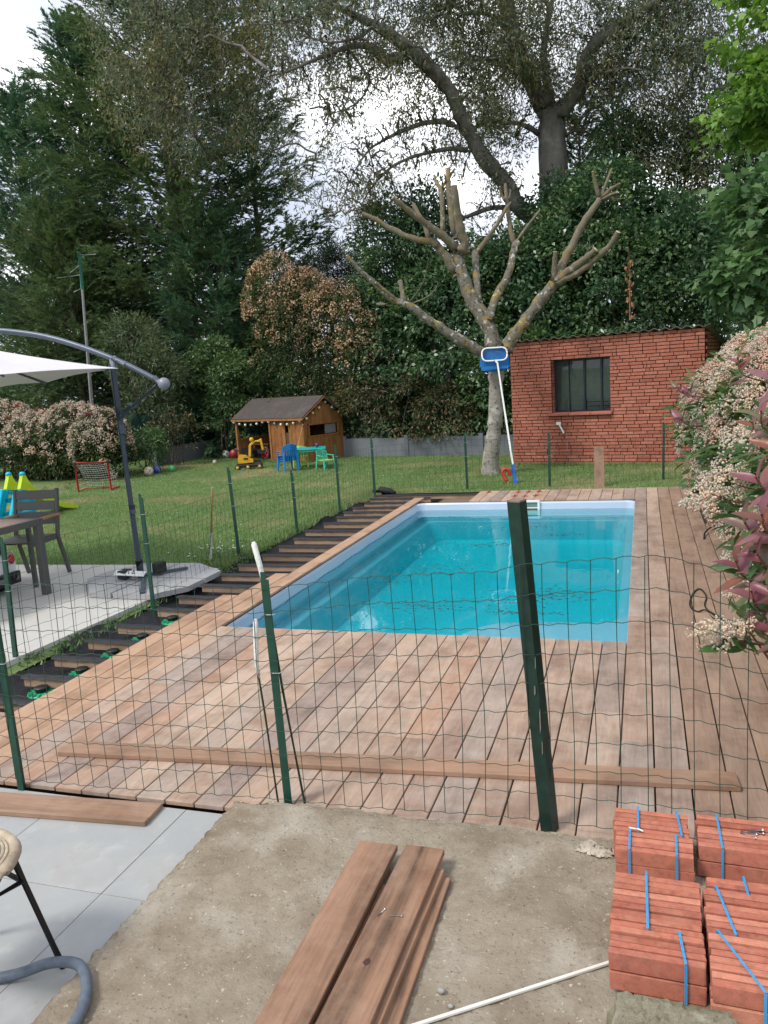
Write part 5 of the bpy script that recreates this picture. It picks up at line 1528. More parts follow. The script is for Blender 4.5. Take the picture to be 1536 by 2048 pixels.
# local: x right across the rear, y forward, rear face at y=0
sec = [(-.31, .13), (-.33, .22), (-.33, .33), (-.31, .385), (.31, .385), (.33, .33), (.33, .22), (.31, .13)]
bd = MB()
prof = [(0.015, .97), (0.0, 1.0), (.10, 1.03), (.95, 1.03), (1.12, .92)]
rows = []
for (y, s) in prof: rows.append([Vector((x*s, y, z)) for x, z in sec])
vs = [p for r_ in rows for p in r_]; fs = []
for i in range(len(rows)-1):
    for j in range(8): fs.append((i*8+j, i*8+(j+1) % 8, (i+1)*8+(j+1) % 8, (i+1)*8+j))
fs += [tuple(range(8))[::-1], tuple(range(32, 40))]
bd.add(vs, fs).build('body', m_cw, car)
MB().prism([(-.29, .04, .383), (.29, .04, .383), (.25, .12, .53), (-.25, .12, .53)], (0, .45, 0)).build('cabin', m_blk, car)
MB().prism([(-.27, .05, .525), (.27, .05, .525), (.24, .07, .56), (-.24, .07, .56)], (0, .48, 0)).build('roof', plain('dark red plastic', (.28, .02, .02), .3), car)
MB().prism([(-.34, -.03, .09), (.34, -.03, .09), (.345, -.03, .20), (-.345, -.03, .20)], (0, .14, 0)).build('bumper', m_blackp, car)
for s in (-1, 1):
    MB().ball((s*.285, .0, .325), .048, 12, sq=(.75, .5, 1.05)).build('tail_lamp', m_red2, car)
    MB().lathe((s*.27, -.045, .155), [(.034, 0), (.034, .02), (.024, .02), (.024, .004)], 14, (0, 1, 0)).build('exhaust', m_steel, car)
    for yy in (.18, .88):
        wl = MB().lathe((s*.27 - .05, yy, .115), [(.001, 0), (.10, 0), (.115, .015), (.115, .085), (.10, .10), (.001, .10)], 18, (1, 0, 0)).build('wheel', m_blackp, car)
sg = MB().box((-.05, -.004, .305), (.16, .006, .11), bev=.01).build('badge', m_red, car)
MB().bar((-.09, -.0085, .30), (-.03, -.0085, .335), .022, .003, (0, 1, 0)).bar((-.03, -.0085, .335), (-.05, -.0085, .275), .022, .003, (0, 1, 0)).build('badge_mark', m_white, sg)
pln = MB().box((.02, -.034, .15), (.22, .006, .05), bev=.002).build('number_plate', m_blackp, car)
MB().box((.02, -.0385, .15), (.20, .003, .040)).build('plate_face', plain('grey plate face', (.16, .17, .18), .4), pln)
text('EV', .035, (.02, -.041, .15), (PI/2, 0, 0), m_white, pln)

# ================================================================== POLE, LOW WALL, GREEN SCREEN
po = thing('pole', 'tall grey pole with green top and short crossbars before the conifers', 'pole', (-13.2, 17.0, -.1))
MB().tube([(0, 0, 0), (.10, 0, 1.7), (.235, 0, 4.45)], [.05, .046, .030], 9).build('shaft', plain('weathered grey pole', (.26, .25, .25), .8, vary=.2), po)
MB().tube([(.235, 0, 4.43), (.275, 0, 5.28)], .042, 10).build('green_sleeve', plain('green tape', (.04, .20, .15), .6), po)
for a, b2, r_ in (((.28, 0, 5.22), (.70, .05, 5.20), .014), ((-.42, -.05, 4.74), (.27, 0, 4.76), .016), ((.26, 0, 5.0), (.02, -.1, 4.82), .014), ((.25, 0, 4.46), (.05, -.1, 4.36), .012)):
    MB().tube([a, b2], r_, 7).build('crossbar', m_galv, po)
m_plinth = ground('grey blue concrete panel', [((.13, .14, .15), 3, .5, .7, .5)], ([(.15, .165, .185), (.20, .215, .235)], 6.0), bump=.2, bscale=50)
lw = thing('low_wall', 'low grey blue concrete panel wall at the foot of the hedges', 'wall', (0, 0, 0))
wl_pts = [(-11.62, 17.3), (-11.42, 20.3), (-10.0, 19.35), (-8.4, 18.75), (-6.9, 18.2), (-5.2, 17.75), (-3.4, 17.45), (-1.6, 17.45), (.4, 17.2), (2.4, 16.6)]
for a, b2 in zip(wl_pts[:-1], wl_pts[1:]):
    MB().bar((*a, .11), (*b2, .11), .05, .44).build('panel', m_plinth, lw)
for a in wl_pts[:-1]: MB().box((a[0], a[1], .13), (.10, .10, .52), bev=.004).build('post', m_plinth, lw)
m_scr = plain('dark green windbreak cloth', (.004, .035, .022), .8, vary=.3, scale=6)
ws = thing('windbreak_fence', 'dark green windbreak cloth on wire behind the left hedge', 'fence', (0, 0, 0))
vs = []; fs = []
N = 60
for i in range(N):
    f = .42 + .58*i/(N-1)
    x, y = (-12.75 + 1.0*f*1.9, 14.5 + 3.0*f*1.97) if f < .5 else (-11.75 + .32*(f-.5)*2, 17.45 + 2.9*(f-.5)*2)
    for k in range(6):
        vs.append((x - .06 + .03*math.sin(i*1.3 + k), y, .30 + (.92 + .05*math.sin(i*.7))*k/5))
for i in range(N-1):
    for k in range(5): fs.append((i*6+k, i*6+k+1, i*6+k+7, i*6+k+6))
ck = MB().add(vs, fs, 0, True).build('cloth', m_scr, ws)
md = ck.modifiers.new('thick', 'SOLIDIFY'); md.thickness = .006
# ================================================================== FOLIAGE TOOLS
def unit(v):
    return v/(np.linalg.norm(v, axis=-1, keepdims=True) + 1e-9)
def runit(n):
    return unit(rng.standard_normal((n, 3)))
LOBES = [(0, .02), (.10, .30), (.05, .50), (.32, .36), (.55, .50), (.62, .26), (1.0, 0)]
def leaf_mesh(name, P, D, Nn, L_, W_, mat_, off=(0, 0, 0), fold=.18, tri=False, shape='diamond'):
    n = len(P)
    P = P - np.asarray(off)
    D = unit(D); S = unit(np.cross(D, Nn)); U = np.cross(S, D)
    L_ = np.broadcast_to(np.asarray(L_, float), (n,))[:, None]; W_ = np.broadcast_to(np.asarray(W_, float), (n,))[:, None]
    if shape != 'diamond':
        if shape == 'lobed': half = LOBES
        else: half = [(0, .02), (.22, .40), (.55, .46), (.82, .24), (1.0, 0)]
        out = [(a, b_) for a, b_ in half] + [(a, -b_) for a, b_ in half[-2::-1]]
        cols_ = [P + D*L_*a + S*W_*b_ + U*(W_*fold*abs(b_)*2 - L_*.16*a*a) for a, b_ in out]
        k_ = len(out)
        V = np.stack(cols_, 1)
        F = np.arange(n*k_).reshape(n, k_)
        return np_mesh(name, V.reshape(-1, 3), F, mat_)
    if tri:
        V = np.stack([P - S*W_/2, P + S*W_/2, P + D*L_], 1)
        F = np.arange(n*3).reshape(n, 3)
    else:
        V = np.stack([P, P + D*L_*.42 + S*W_/2 + U*W_*fold, P + D*L_ - U*L_*.08, P + D*L_*.42 - S*W_/2 + U*W_*fold], 1)
        F = np.arange(n*4).reshape(n, 4)
    return np_mesh(name, V.reshape(-1, 3), F, mat_)
def ell_points(ells, n, zmin=None, shell=.72, under=.25):
    """points in the outer part of a union of ellipsoids"""
    E = np.array(ells, float)
    vol = (E[:, 3]*E[:, 4]*E[:, 5])**.67
    k = rng.choice(len(E), n, p=vol/vol.sum())
    d = runit(n)
    d[:, 2] = np.where((d[:, 2] < -.2) & (rng.random(n) > under), -d[:, 2], d[:, 2])
    r = shell + (1-shell)*rng.random(n)**.6
    P = E[k, :3] + d*E[k, 3:]*r[:, None]
    O = unit(d/E[k, 3:])
    if zmin is not None:
        keep = P[:, 2] > zmin
        P, O = P[keep], O[keep]
    return P, O
def clump_leaves(C_, O, per, cr, flat=.75):
    """leaves scattered round clump centres C_"""
    n = len(C_)
    d = runit(n*per); rr = rng.random(n*per)**.45
    cr = np.broadcast_to(np.asarray(cr, float), (n,))
    off = d*rr[:, None]*np.repeat(cr, per)[:, None]; off[:, 2] *= flat
    return np.repeat(C_, per, 0) + off, d, np.repeat(O, per, 0)
def shrub(name, label, cat, base, ells, nclump, per, cr, L_, W_, mat_, stem_mat, droop=.35, stems=4, group=None, zmin=-.05, shell=.72, part='foliage', stem_r=.03, extra=None, under=.25, shape='diamond'):
    base = Vector(base)
    t_ = thing(name, label, cat, base, 0, group)
    C_, O = ell_points(ells, nclump, zmin, shell, under)
    cr_ = cr*(.6 + .8*rng.random(len(C_)))
    P, d, OO = clump_leaves(C_, O, per, cr_)
    keep = P[:, 2] > zmin - .03
    P, d, OO = P[keep], d[keep], OO[keep]
    n = len(P)
    D = d*.7 + OO*.7 + rng.standard_normal((n, 3))*.55; D[:, 2] -= droop
    Nn = OO*.6 + np.array([0, 0, .9]) + rng.standard_normal((n, 3))*.5
    l = L_*(.65 + .6*rng.random(n)); w = W_*(.7 + .5*rng.random(n))
    o = link(part, leaf_mesh(part, P, D, Nn, l, w, mat_, base, shape=shape), t_); o['kind'] = 'stuff'
    if stems:
        E = np.array(ells)
        for i in range(stems):
            e = E[i % len(E)]
            a = Vector((base.x + rng.normal(0, .12*max(.5, e[3])), base.y + rng.normal(0, .12), base.z))
            q = Vector((e[0] + rng.normal(0, .35)*e[3], e[1] + rng.normal(0, .3)*e[4], e[2] + e[5]*.55))
            m_ = a.lerp(q, .5) + Vector((rng.normal(0, .1), rng.normal(0, .1), .1))
            MB().tube([p - base for p in smooth_path([a, m_, q], 5)], [stem_r*(1-.75*j/10) for j in range(11)], 7).build('stem', stem_mat, t_)
    return t_, C_, O

m_bark = bark('dark bark', [(.05, .04, .03), (.11, .09, .07), (.16, .135, .11)], 12, .25)
m_gumbark = bark('gum bark', [(.085, .075, .07), (.155, .14, .132), (.25, .232, .22)], 3.0, .22, [((.06, .045, .035), 1.4, .50, .62), ((.27, .245, .23), 2.2, .58, .70)], .8)

# ================================================================== CONIFERS
m_con = leafmat('conifer needles', [(.042, .096, .060), (.070, .144, .084), (.100, .184, .098), (.135, .20, .088)], .6, .18, spec=.2)
m_con2 = leafmat('olive conifer needles', [(.054, .104, .052), (.090, .150, .068), (.13, .186, .078), (.155, .178, .07)], .6, .18, spec=.2)
def conifer(label, base, H, R, nb, mat_, tip=.75, z0=.4, dens=24, seed=0, gap=0.0, name='conifer_tree', per=16, lean=(0, 0)):
    g = np.random.default_rng(seed)
    base = np.array(base, float)
    t_ = thing(name, label, 'tree', tuple(base), 0)
    P_, D_, A_ = [], [], []
    blines = []
    for i in range(nb):
        f = (i + g.random())/nb
        if g.random() < gap and .2 < f < .8: continue
        z = z0 + (H - z0)*f**.85
        Lb = R*((1-f)**tip)*(.55 + .6*g.random()) + .25
        az = i*2.39996 + g.normal(0, .35)
        el = -.18 + .85*f + g.normal(0, .13)
        d0 = np.array([math.cos(az)*math.cos(el), math.sin(az)*math.cos(el), math.sin(el)])
        ns = max(4, int(Lb*dens))
        s = .18 + .82*g.random(ns)**.75
        curve = .20*Lb*s**2
        side = np.array([-math.sin(az), math.cos(az), 0])
        lat = g.normal(0, 1, ns)*.30*Lb*(1.05-s)
        p = base + np.array([lean[0]*f, lean[1]*f, z]) + d0*(Lb*s)[:, None] + side*lat[:, None]
        p[:, 2] += curve + g.normal(0, .09, ns)
        dd = unit(d0*.8 + side*np.sign(lat)[:, None]*.55*g.random(ns)[:, None] + np.array([0, 0, .18]) + g.normal(0, .28, (ns, 3)))
        P_.append(p); D_.append(dd); A_.append(.26 + .22*g.random(ns))
        k = np.linspace(0, .92, 6)
        bl = np.array([lean[0]*f, lean[1]*f, z]) + d0*(Lb*k)[:, None]; bl[:, 2] += .20*Lb*k**2
        blines.append(bl)
    P = np.concatenate(P_); D = np.concatenate(D_); A = np.concatenate(A_)
    n = len(P)
    S = unit(np.cross(D, np.array([0, 0, 1.]) + g.normal(0, .35, (n, 3)))); U = np.cross(S, D)
    u = np.repeat(np.linspace(0, 1, per)[None], n, 0) + g.normal(0, .03, (n, per))
    sgn = np.where(np.arange(per) % 2 == 0, 1., -1.)[None]
    Q = P[:, None] + D[:, None]*(A[:, None]*u)[..., None]
    Q[..., 2] -= (.25*A[:, None]*u**2)
    LD = D[:, None]*1.0 + S[:, None]*(sgn*(.95 - .5*u))[..., None] + U[:, None]*g.normal(0, .22, (n, per))[..., None]
    LL = (.24*A[:, None]*(1.15 - .75*u) + .035)
    NN = np.repeat(U[:, None], per, 1) + g.normal(0, .4, (n, per, 3))
    o = link('crown', leaf_mesh('crown', Q.reshape(-1, 3), LD.reshape(-1, 3), NN.reshape(-1, 3), LL.ravel(), .032 + .018*g.random(n*per), mat_, base, tri=True), t_)
    o['kind'] = 'stuff'
    MB().tube([(lean[0]*k/8, lean[1]*k/8, (H-.3)*k/8) for k in range(9)], [max(.02, .022*H*(1-.95*k/8)) for k in range(9)], 9).build('trunk', m_bark, t_)
    V, F = wires([b for b in blines], .018, 4)
    o = link('branches', np_mesh('branches', V, F, m_bark), t_); o['kind'] = 'stuff'
    return t_
conifer('dark conifer at the left edge with a rounded feathery top', (-20.3, 24.3, -.1), 12.0, 3.7, 185, m_con, .6, seed=1)
conifer('dark conifer second from the left with a pointed leaning tip', (-17.0, 23.2, -.1), 13.3, 3.4, 200, m_con, .62, seed=2)
conifer('tallest broad dark conifer that runs out of the top of the photo', (-13.4, 22.5, -.1), 18.5, 4.6, 320, m_con2, .55, seed=3, gap=.04)
conifer('thin dark conifer right of the tallest one, its upper boughs see-through', (-11.4, 23.8, -.1), 10.4, 3.0, 90, m_con, .35, seed=4, gap=.25, dens=16)
conifer('low dense dark conifer standing before the tall conifers', (-11.6, 20.9, -.1), 6.4, 2.6, 120, m_con, .5, seed=5)
conifer('dense conifer behind the parasol, filling the gap below the tall ones', (-16.0, 20.4, -.1), 6.8, 3.0, 130, m_con2, .5, seed=6)
conifer('slim dark cypress spire right of the gum trunk', (-1.55, 23.5, -.1), 8.6, .62, 80, m_con, .35, seed=7, name='cypress_tree', dens=26)
conifer('taller slim cypress spire further right behind the brick hut', (-.66, 23.4, -.1), 9.3, .66, 86, m_con, .35, seed=8, name='cypress_tree', dens=16)
# far pine
m_pine = leafmat('pine needles', [(.016, .034, .022), (.03, .05, .03), (.04, .06, .032)], .6, .1)
shrub('pine_tree', 'dark flat crowned pine far behind the orange shrub', 'tree', (-11.7, 30, -.1), [(-12.6, 30, 5.4, 1.3, 1.2, .8), (-11.5, 30, 6.0, 1.3, 1.2, .8), (-10.4, 30, 5.2, 1.2, 1.2, .7), (-11.5, 30, 4.6, 2.0, 1.2, .8)], 190, 90, .5, .22, .03, m_pine, m_bark, .0, 5, stem_r=.11, shell=.4)

# ================================================================== GUM TREE
m_gum = leafmat('gum leaves', [(.085, .115, .072), (.145, .17, .105), (.20, .21, .12), (.26, .21, .08)], .42, .3, [0, .4, .82, 1], tint=((.80, .95, 1.02), (1.3, 1.12, .75)), tint_scale=.45)
m_gumtwig = plain('gum twig', (.10, .075, .06), .8)
for k_ in GUM: GUM[k_] = [[(p[0], p[1], p[2], p[3]*(.84 if k_ != 'trunk' else .95)) for p in pl] for pl in GUM[k_]]
gum = thing('gum_tree', 'huge grey gum tree with leaning limbs and drooping olive leaves', 'tree', (-1.95, 21.0, -.1))
GB_ = (-1.95, 21.0, -.1)
tree_parts(gum, GUM, GB_, dict(trunk=m_gumbark, limb=m_gumbark, branch=m_gumbark, twig=m_gumbark), None, 12)
MB().tube([(-.12, 0, 0), (-.1, 0, 1.5), (0, 0, 3.2)], [.75, .62, .55], 14).build('trunk', m_gumbark, gum)
sk_pts = []
for kind in ('limb', 'branch'):
    for pl in GUM[kind]:
        pts = [Vector(p[:3]) for p in pl]
        for a, b2, q in zip(pts[:-1], pts[1:], pl[:-1]):
            if q[3] > .40: continue
            for k in range(3): sk_pts.append(tuple(a.lerp(b2, k/3)))
# boughs reaching out over the conifers on the left and out of the picture above and right
extra = [(-9.5, 17.6, 9.2), (-10.3, 17.9, 9.0), (-10.9, 18.1, 10.2), (-11.2, 18.3, 8.4), (-9.3, 18.0, 11.2), (-10.2, 18.6, 11.8), (-8.2, 17.8, 12.0), (-11.6, 18.6, 11.2), (-7.5, 18, 10.8), (-9.9, 17.6, 7.4),
         (-6.5, 18, 12.6), (-4.0, 19, 13.0), (-2.2, 20, 13.2), (0.2, 20, 11.6), (1.6, 20, 11.0), (2.4, 20, 9.6), (1.2, 21, 8.3), (.4, 21, 9.4), (-3.2, 20, 11.4), (-5.4, 19, 10.6), (-4.2, 20, 9.8), (2.2, 21, 7.6), (3.2, 20, 10.8), (-1, 21, 12.6)]
sk_pts = np.array(sk_pts); ext = np.array(extra)
m_gum_lines = []
for e in ext:
    j = np.argmin(((sk_pts-e)**2).sum(1)); a = sk_pts[j]
    k = np.linspace(0, 1, 8)[:, None]
    ln = a*(1-k) + e*k; ln[:, 2] += .5*np.sin(PI*k[:, 0]) ; ln += rng.normal(0, .10, ln.shape)
    m_gum_lines.append(ln)
    sk_pts = np.concatenate([sk_pts, ln[2:]])
V, F = wires([l - np.array(GB_) for l in m_gum_lines], .035, 5)
o = link('boughs', np_mesh('boughs', V, F, m_gumbark), gum); o['kind'] = 'stuff'
crown_e = [(-9.8, 18.2, 9.9, 3.0, 1.6, 3.0, 520), (-5.6, 19.0, 11.6, 4.2, 1.8, 2.4, 420), (-1.6, 20.6, 10.9, 3.4, 2.0, 3.2, 520), (1.6, 20.5, 9.4, 2.6, 1.8, 3.0, 420), (1.3, 21.2, 7.2, 2.2, 1.4, 1.8, 190), (-6.6, 18.9, 7.6, 2.6, 1.4, 2.0, 230), (-3.6, 20.0, 8.8, 2.0, 1.4, 2.0, 300)]
C_ = []
for (a, b2, c_, ra, rb_, rc, n) in crown_e:
    C_.append(np.array([a, b2, c_]) + runit(n)*(rng.random(n)**.4)[:, None]*np.array([ra, rb_, rc]))
n = 900
ci = rng.integers(0, len(sk_pts), n)
q = runit(n); q[:, 2] *= .7
C_.append(sk_pts[ci] + q*(.2 + 1.0*rng.random(n))[:, None])
C_ = np.concatenate(C_); NC = len(C_)
dmin = np.array([np.min(((sk_pts - c_)**2).sum(1)) for c_ in C_])
C_ = C_[np.argsort(dmin)]
# every leaf cluster grows from the nearest wood already there, so twigs fork from branches
wood = np.zeros((len(sk_pts) + NC*4, 3)); lev = np.zeros(len(wood)); nw = len(sk_pts); wood[:nw] = sk_pts
tw = {0: [], 1: [], 2: []}
for c_ in C_:
    dd = ((wood[:nw] - c_)**2).sum(1) + .15*lev[:nw]
    j_ = int(np.argmin(dd)); a = wood[j_]; l_ = lev[j_]
    k = np.linspace(0, 1, 6)[:, None]
    ln = a*(1-k) + c_*k
    D_ = np.linalg.norm(c_-a)
    ln[:, 2] += .16*D_*np.sin(PI*k[:, 0]); ln[1:-1] += rng.normal(0, .045*min(1.5, D_), (4, 3))
    tw[min(2, int(l_))].append(ln - np.array(GB_))
    wood[nw:nw+4] = ln[2:]; lev[nw:nw+4] = l_ + 1; nw += 4
for l_, r_ in ((0, .020), (1, .011), (2, .007)):
    if tw[l_]:
        V, F = wires(tw[l_], r_, 4 if l_ == 0 else 3)
        o = link('twigs', np_mesh('twigs', V, F, m_gumtwig), gum); o['kind'] = 'stuff'
thin = (C_[:, 0] > -9.4) & (C_[:, 0] < -3.6) & (C_[:, 2] < 8.6)
low = (C_[:, 2] < 4.9)
frontal = (np.abs(C_[:, 0]+1.9) < .9) & (C_[:, 2] > 3.5) & (C_[:, 2] < 8.2) & (C_[:, 1] < 21.2)
keep = ~(frontal & (rng.random(NC) > .15)) & ~(thin & (rng.random(NC) > .42)) & ~(low & (rng.random(NC) > .10))
C_ = C_[keep]
per = 46
d = runit(len(C_)*per)
P = np.repeat(C_, per, 0) + d*(rng.random(len(d))**.5)[:, None]*np.array([.40, .40, .44])
n = len(P)
D = rng.normal(0, .75, (n, 3)); D[:, 2] -= .75
o = link('crown', leaf_mesh('crown', P, D, runit(n), .085 + .075*rng.random(n), .022 + .016*rng.random(n), m_gum, GB_), gum); o['kind'] = 'stuff'

# ================================================================== EVERGREEN MASS BEHIND
m_ivy = leafmat('dark evergreen leaves', [(.034, .080, .038), (.062, .128, .056), (.105, .185, .080), (.17, .24, .115)], .32, .22, [0, .42, .82, 1], .5, ((.62, .72, .75), (1.45, 1.3, 1.05)), .8)
m_ivy2 = leafmat('mid green leaves', [(.048, .105, .042), (.085, .16, .062), (.125, .21, .078)], .4, .25)
shrub('laurel_tree', 'dark glossy leaved small tree with sky holes left of the gum limb', 'tree', (-5.6, 19.6, -.1),
      [(-5.8, 19.6, 4.7, .9, 1.0, 1.35), (-4.9, 19.6, 4.75, .8, 1.0, 1.35), (-5.9, 19.4, 3.6, .9, 1.0, 1.2), (-5.2, 19.5, 3.0, 1.3, 1.2, 1.5)], 330, 62, .34, .12, .065, m_ivy, m_bark, stem_r=.06)
shrub('ivy_hedge', 'dark ivy covered hedge right behind the pollarded tree', 'hedge', (-4.2, 18.7, -.1),
      [(-6.8, 19.5, .8, 1.5, .8, 1.2), (-8.6, 20.0, .8, 1.3, .8, 1.2), (-4.4, 18.7, .6, 1.6, .7, .9), (-2.6, 18.6, .6, 1.5, .7, .9), (-5.6, 18.9, 1.7, 1.5, 1.1, 1.9), (-4.2, 18.8, 2.2, 1.5, 1.2, 2.2), (-3.3, 19.0, 2.9, 1.2, 1.2, 2.0), (-2.3, 19.0, 2.2, 1.3, 1.2, 2.2), (-2.6, 19.2, 3.3, 1.2, 1.2, 1.6)], 900, 62, .33, .12, .07, m_ivy, m_bark)
shrub('ivy_hedge', 'tall ivy mass behind the brick hut and around the gum trunk', 'hedge', (-.4, 18.9, -.1),
      [(-1.5, 19.6, 3.2, 1.2, 1.2, 2.3), (-1.9, 20.2, 4.6, .95, .7, 1.6), (-.4, 19.0, 2.6, 1.3, 1.2, 2.2), (.9, 18.8, 2.6, 1.3, 1.2, 2.2), (2.2, 18.4, 2.6, 1.3, 1.3, 2.3), (-.7, 19.7, 4.3, 1.1, 1.0, 1.9), (.6, 19.6, 4.0, 1.1, 1.0, 1.3)], 820, 62, .34, .125, .07, m_ivy, m_bark)
shrub('leafy_tree', 'airy mid green tree behind the hut, above the ivy', 'tree', (.6, 22.0, -.1),
      [(-.4, 21.6, 6.4, 1.0, 1.0, 1.4), (.7, 22, 6.3, 1.2, 1.1, 1.5), (1.8, 22, 5.8, 1.3, 1.1, 1.6), (2.9, 21.5, 6.4, 1.2, 1.1, 1.8), (1.2, 22, 4.6, 1.8, 1.2, 1.3)], 400, 55, .40, .13, .05, m_ivy2, m_bark, stem_r=.07, shell=.45)
shrub('evergreen_shrub', 'dark evergreen shrub at the right edge behind the flowering bush', 'shrub', (3.2, 15.6, -.1),
      [(2.6, 15.8, 1.6, 1.1, 1.2, 1.7), (3.8, 15, 1.6, 1.2, 1.4, 1.7)], 240, 55, .34, .12, .06, m_ivy, m_bark)
# red tinged hedge below
m_redh = leafmat('green and russet leaves', [(.030, .060, .028), (.062, .095, .036), (.11, .115, .045), (.17, .085, .058), (.20, .12, .09)], .42, .18, [0, .4, .68, .85, 1])
shrub('photinia_hedge', 'russet and green photinia hedge between playhouse and pollarded tree', 'hedge', (-5.6, 18.1, -.1),
      [(-7.0, 18.7, .9, .8, .5, .95), (-6.2, 18.2, .95, .9, .55, 1.0), (-5.2, 17.9, .9, .9, .55, .95), (-4.2, 17.75, .75, .8, .5, .8)], 330, 52, .24, .095, .035, m_redh, m_bark, zmin=.22)
shrub('ivy_shrub', 'pale leaved ivy spilling over the low wall beside the trunk', 'shrub', (-3.0, 17.7, -.1), [(-3.0, 17.8, 1.2, .9, .5, 1.2), (-1.9, 17.9, 1.3, .8, .5, 1.3)], 150, 46, .26, .11, .06, m_ivy2, m_bark, zmin=.2)
# dried ivy strip
mb = MB(); rr = random.Random(8)
for i in range(60):
    z = 1.15*i/59
    x = .05*math.sin(i*.6) + rr.gauss(0, .03); y = rr.gauss(0, .02)
    a = rr.uniform(0, 6); l = rr.uniform(.04, .09)
    mb.add([(x, y, -z), (x+.03*math.cos(a), y+.02, -z-l*.5), (x, y-.01, -z-l), (x-.03*math.cos(a), y-.02, -z-l*.5)], [(0, 1, 2, 3)])
mb.tube([(0, 0, .2), (.01, 0, -.6), (0, 0, -1.2)], .012, 5)
props(mb.build('dry_vine', leafmat('dry brown leaves', [(.20, .08, .04), (.34, .15, .08), (.42, .22, .13)], .8, .15), None, (-.235, 17.3, 3.75)), 'strip of dry brown ivy hanging down the dark hedge above the hut', 'vine')

# ================================================================== FLOWERING PHOTINIAS
m_ph = leafmat('photinia leaves', [(.03, .058, .02), (.055, .095, .03), (.085, .12, .04), (.12, .10, .045)], .4, .22, [0, .5, .85, 1])
m_bl_o = leafmat('tan blossom', [(.30, .17, .095), (.42, .26, .16), (.52, .36, .24), (.58, .45, .33)], .9, .15)
m_bl_c = leafmat('cream pink blossom', [(.52, .38, .28), (.66, .52, .40), (.72, .61, .48), (.55, .32, .26)], .9, .2)
def blossom(parent, base, C_, O, per, r, s, mat_, name='blossom'):
    n = len(C_)
    d = runit(n*per); OO = np.repeat(O, per, 0)
    d = unit(d + OO*.8); 
    P = np.repeat(C_ + O*.05, per, 0) + d*r*(.75 + .3*rng.random(n*per))[:, None]
    P[:, 2] = P[:, 2]*1.0
    m_ = len(P)
    o = link(name, leaf_mesh(name, P - runit(m_)*s*.3, runit(m_), d + .4*runit(m_), s*(.7+.6*rng.random(m_)), s*(.7+.5*rng.random(m_)), mat_, base), parent)
    o['kind'] = 'stuff'
    return o
b0 = (-7.6, 18.6, -.1)
E = [(-8.55, 18.6, 3.6, .75, .7, 1.2), (-7.9, 18.7, 2.9, .9, .8, 1.5), (-7.0, 18.6, 2.6, .95, .8, 1.4), (-6.4, 18.5, 2.3, .6, .7, 1.0), (-8.6, 18.8, 2.0, .9, .7, 1.6), (-7.4, 18.9, 1.4, 1.4, .7, 1.3)]
t_, C_, O = shrub('photinia_tree', 'large photinia with tan faded blossom behind the playhouse', 'shrub', b0, E, 560, 42, .27, .10, .035, m_ph, m_bark, stem_r=.05)
k = (C_[:, 2] + rng.normal(0, .45, len(C_)) > 2.5) & (rng.random(len(C_)) < .6)
C2, O2 = ell_points(E[:4], 430, 2.1, .97, .1)
blossom(t_, b0, np.concatenate([C_[k], C2]), np.concatenate([O[k], O2]), 17, .12, .046, m_bl_o)
LH = [(-16.2, 15.9, .75, 1.2, .9, 1.05), (-14.5, 15.5, .72, .95, .85, .98), (-13.3, 15.3, .62, .85, .8, .80), (-12.3, 15.25, .66, .85, .7, .92), (-11.45, 15.0, .55, .62, .6, .86)]
labs = ['cream and pink flowering photinia, leftmost of the hedge, cut by the photo edge', 'cream and pink flowering photinia behind the toy slide', 'flowering photinia in the middle of the hedge with red shoots on top', 'flowering photinia right behind the red toy goal', 'flowering photinia behind the parasol mast, right end of the hedge']
m_shoot = leafmat('red shoots', [(.20, .03, .03), (.30, .07, .06), (.24, .10, .06)], .4, .25)
for e, lab in zip(LH, labs):
    b0 = (e[0], e[1], -.1)
    t_, C_, O = shrub('flowering_shrub', lab, 'shrub', b0, [e, (e[0], e[1]+.1, .35, e[3]*1.02, e[4]*.85, .45)], 270, 46, .21, .085, .032, m_ph, m_bark, group='flowering photinias of the left hedge', shell=.66)
    hz = np.clip((C_[:, 2]-.1)/1.0, 0, 1)
    C2, O2 = ell_points([e], 330, .05, .95, .1)
    k2 = rng.random(len(C2)) < np.clip(.12 + C2[:, 2]*.95, 0, 1)
    blossom(t_, b0, C2[k2], O2[k2], 20, .085, .036, m_bl_c)
    nS = 9
    C3 = np.array([e[0], e[1], e[2]]) + np.stack([rng.normal(0, .45, nS)*e[3], rng.normal(0, .4, nS)*e[4] - .2, np.full(nS, e[5]*.9)], 1)
    P = np.repeat(C3, 7, 0); D = rng.normal(0, .5, (len(P), 3)); D[:, 2] += 1.0
    o = link('red_shoots', leaf_mesh('red_shoots', P, D, runit(len(P)), .12, .04, m_shoot, b0), t_); o['kind'] = 'stuff'
m_oli = leafmat('grey green narrow leaves', [(.075, .11, .055), (.12, .16, .08), (.17, .21, .11)], .45, .2)
shrub('oleander_shrub', 'tall grey green narrow leaved shrub behind the parasol mast', 'shrub', (-12.1, 17.9, -.1), [(-12.4, 17.9, 2.9, .75, .7, .85), (-11.9, 17.9, 2.1, .9, .8, .9), (-12.2, 18, 1.2, .8, .7, .8)], 190, 40, .30, .13, .022, m_oli, m_bark, .1, 7, stem_r=.02)
m_lsh = leafmat('light green leaves', [(.07, .13, .05), (.11, .18, .07), (.15, .23, .09)], .4, .3)
shrub('leafy_shrub', 'light green leafy shrub against the dark conifers right of the parasol', 'shrub', (-10.5, 18.8, -.1), [(-10.5, 18.7, 2.3, .55, .5, .75), (-10.1, 18.8, 1.8, .6, .5, .8), (-10.3, 18.9, 1.1, .6, .5, .8)], 190, 42, .24, .10, .045, m_lsh, m_bark, .3, 5, stem_r=.02)
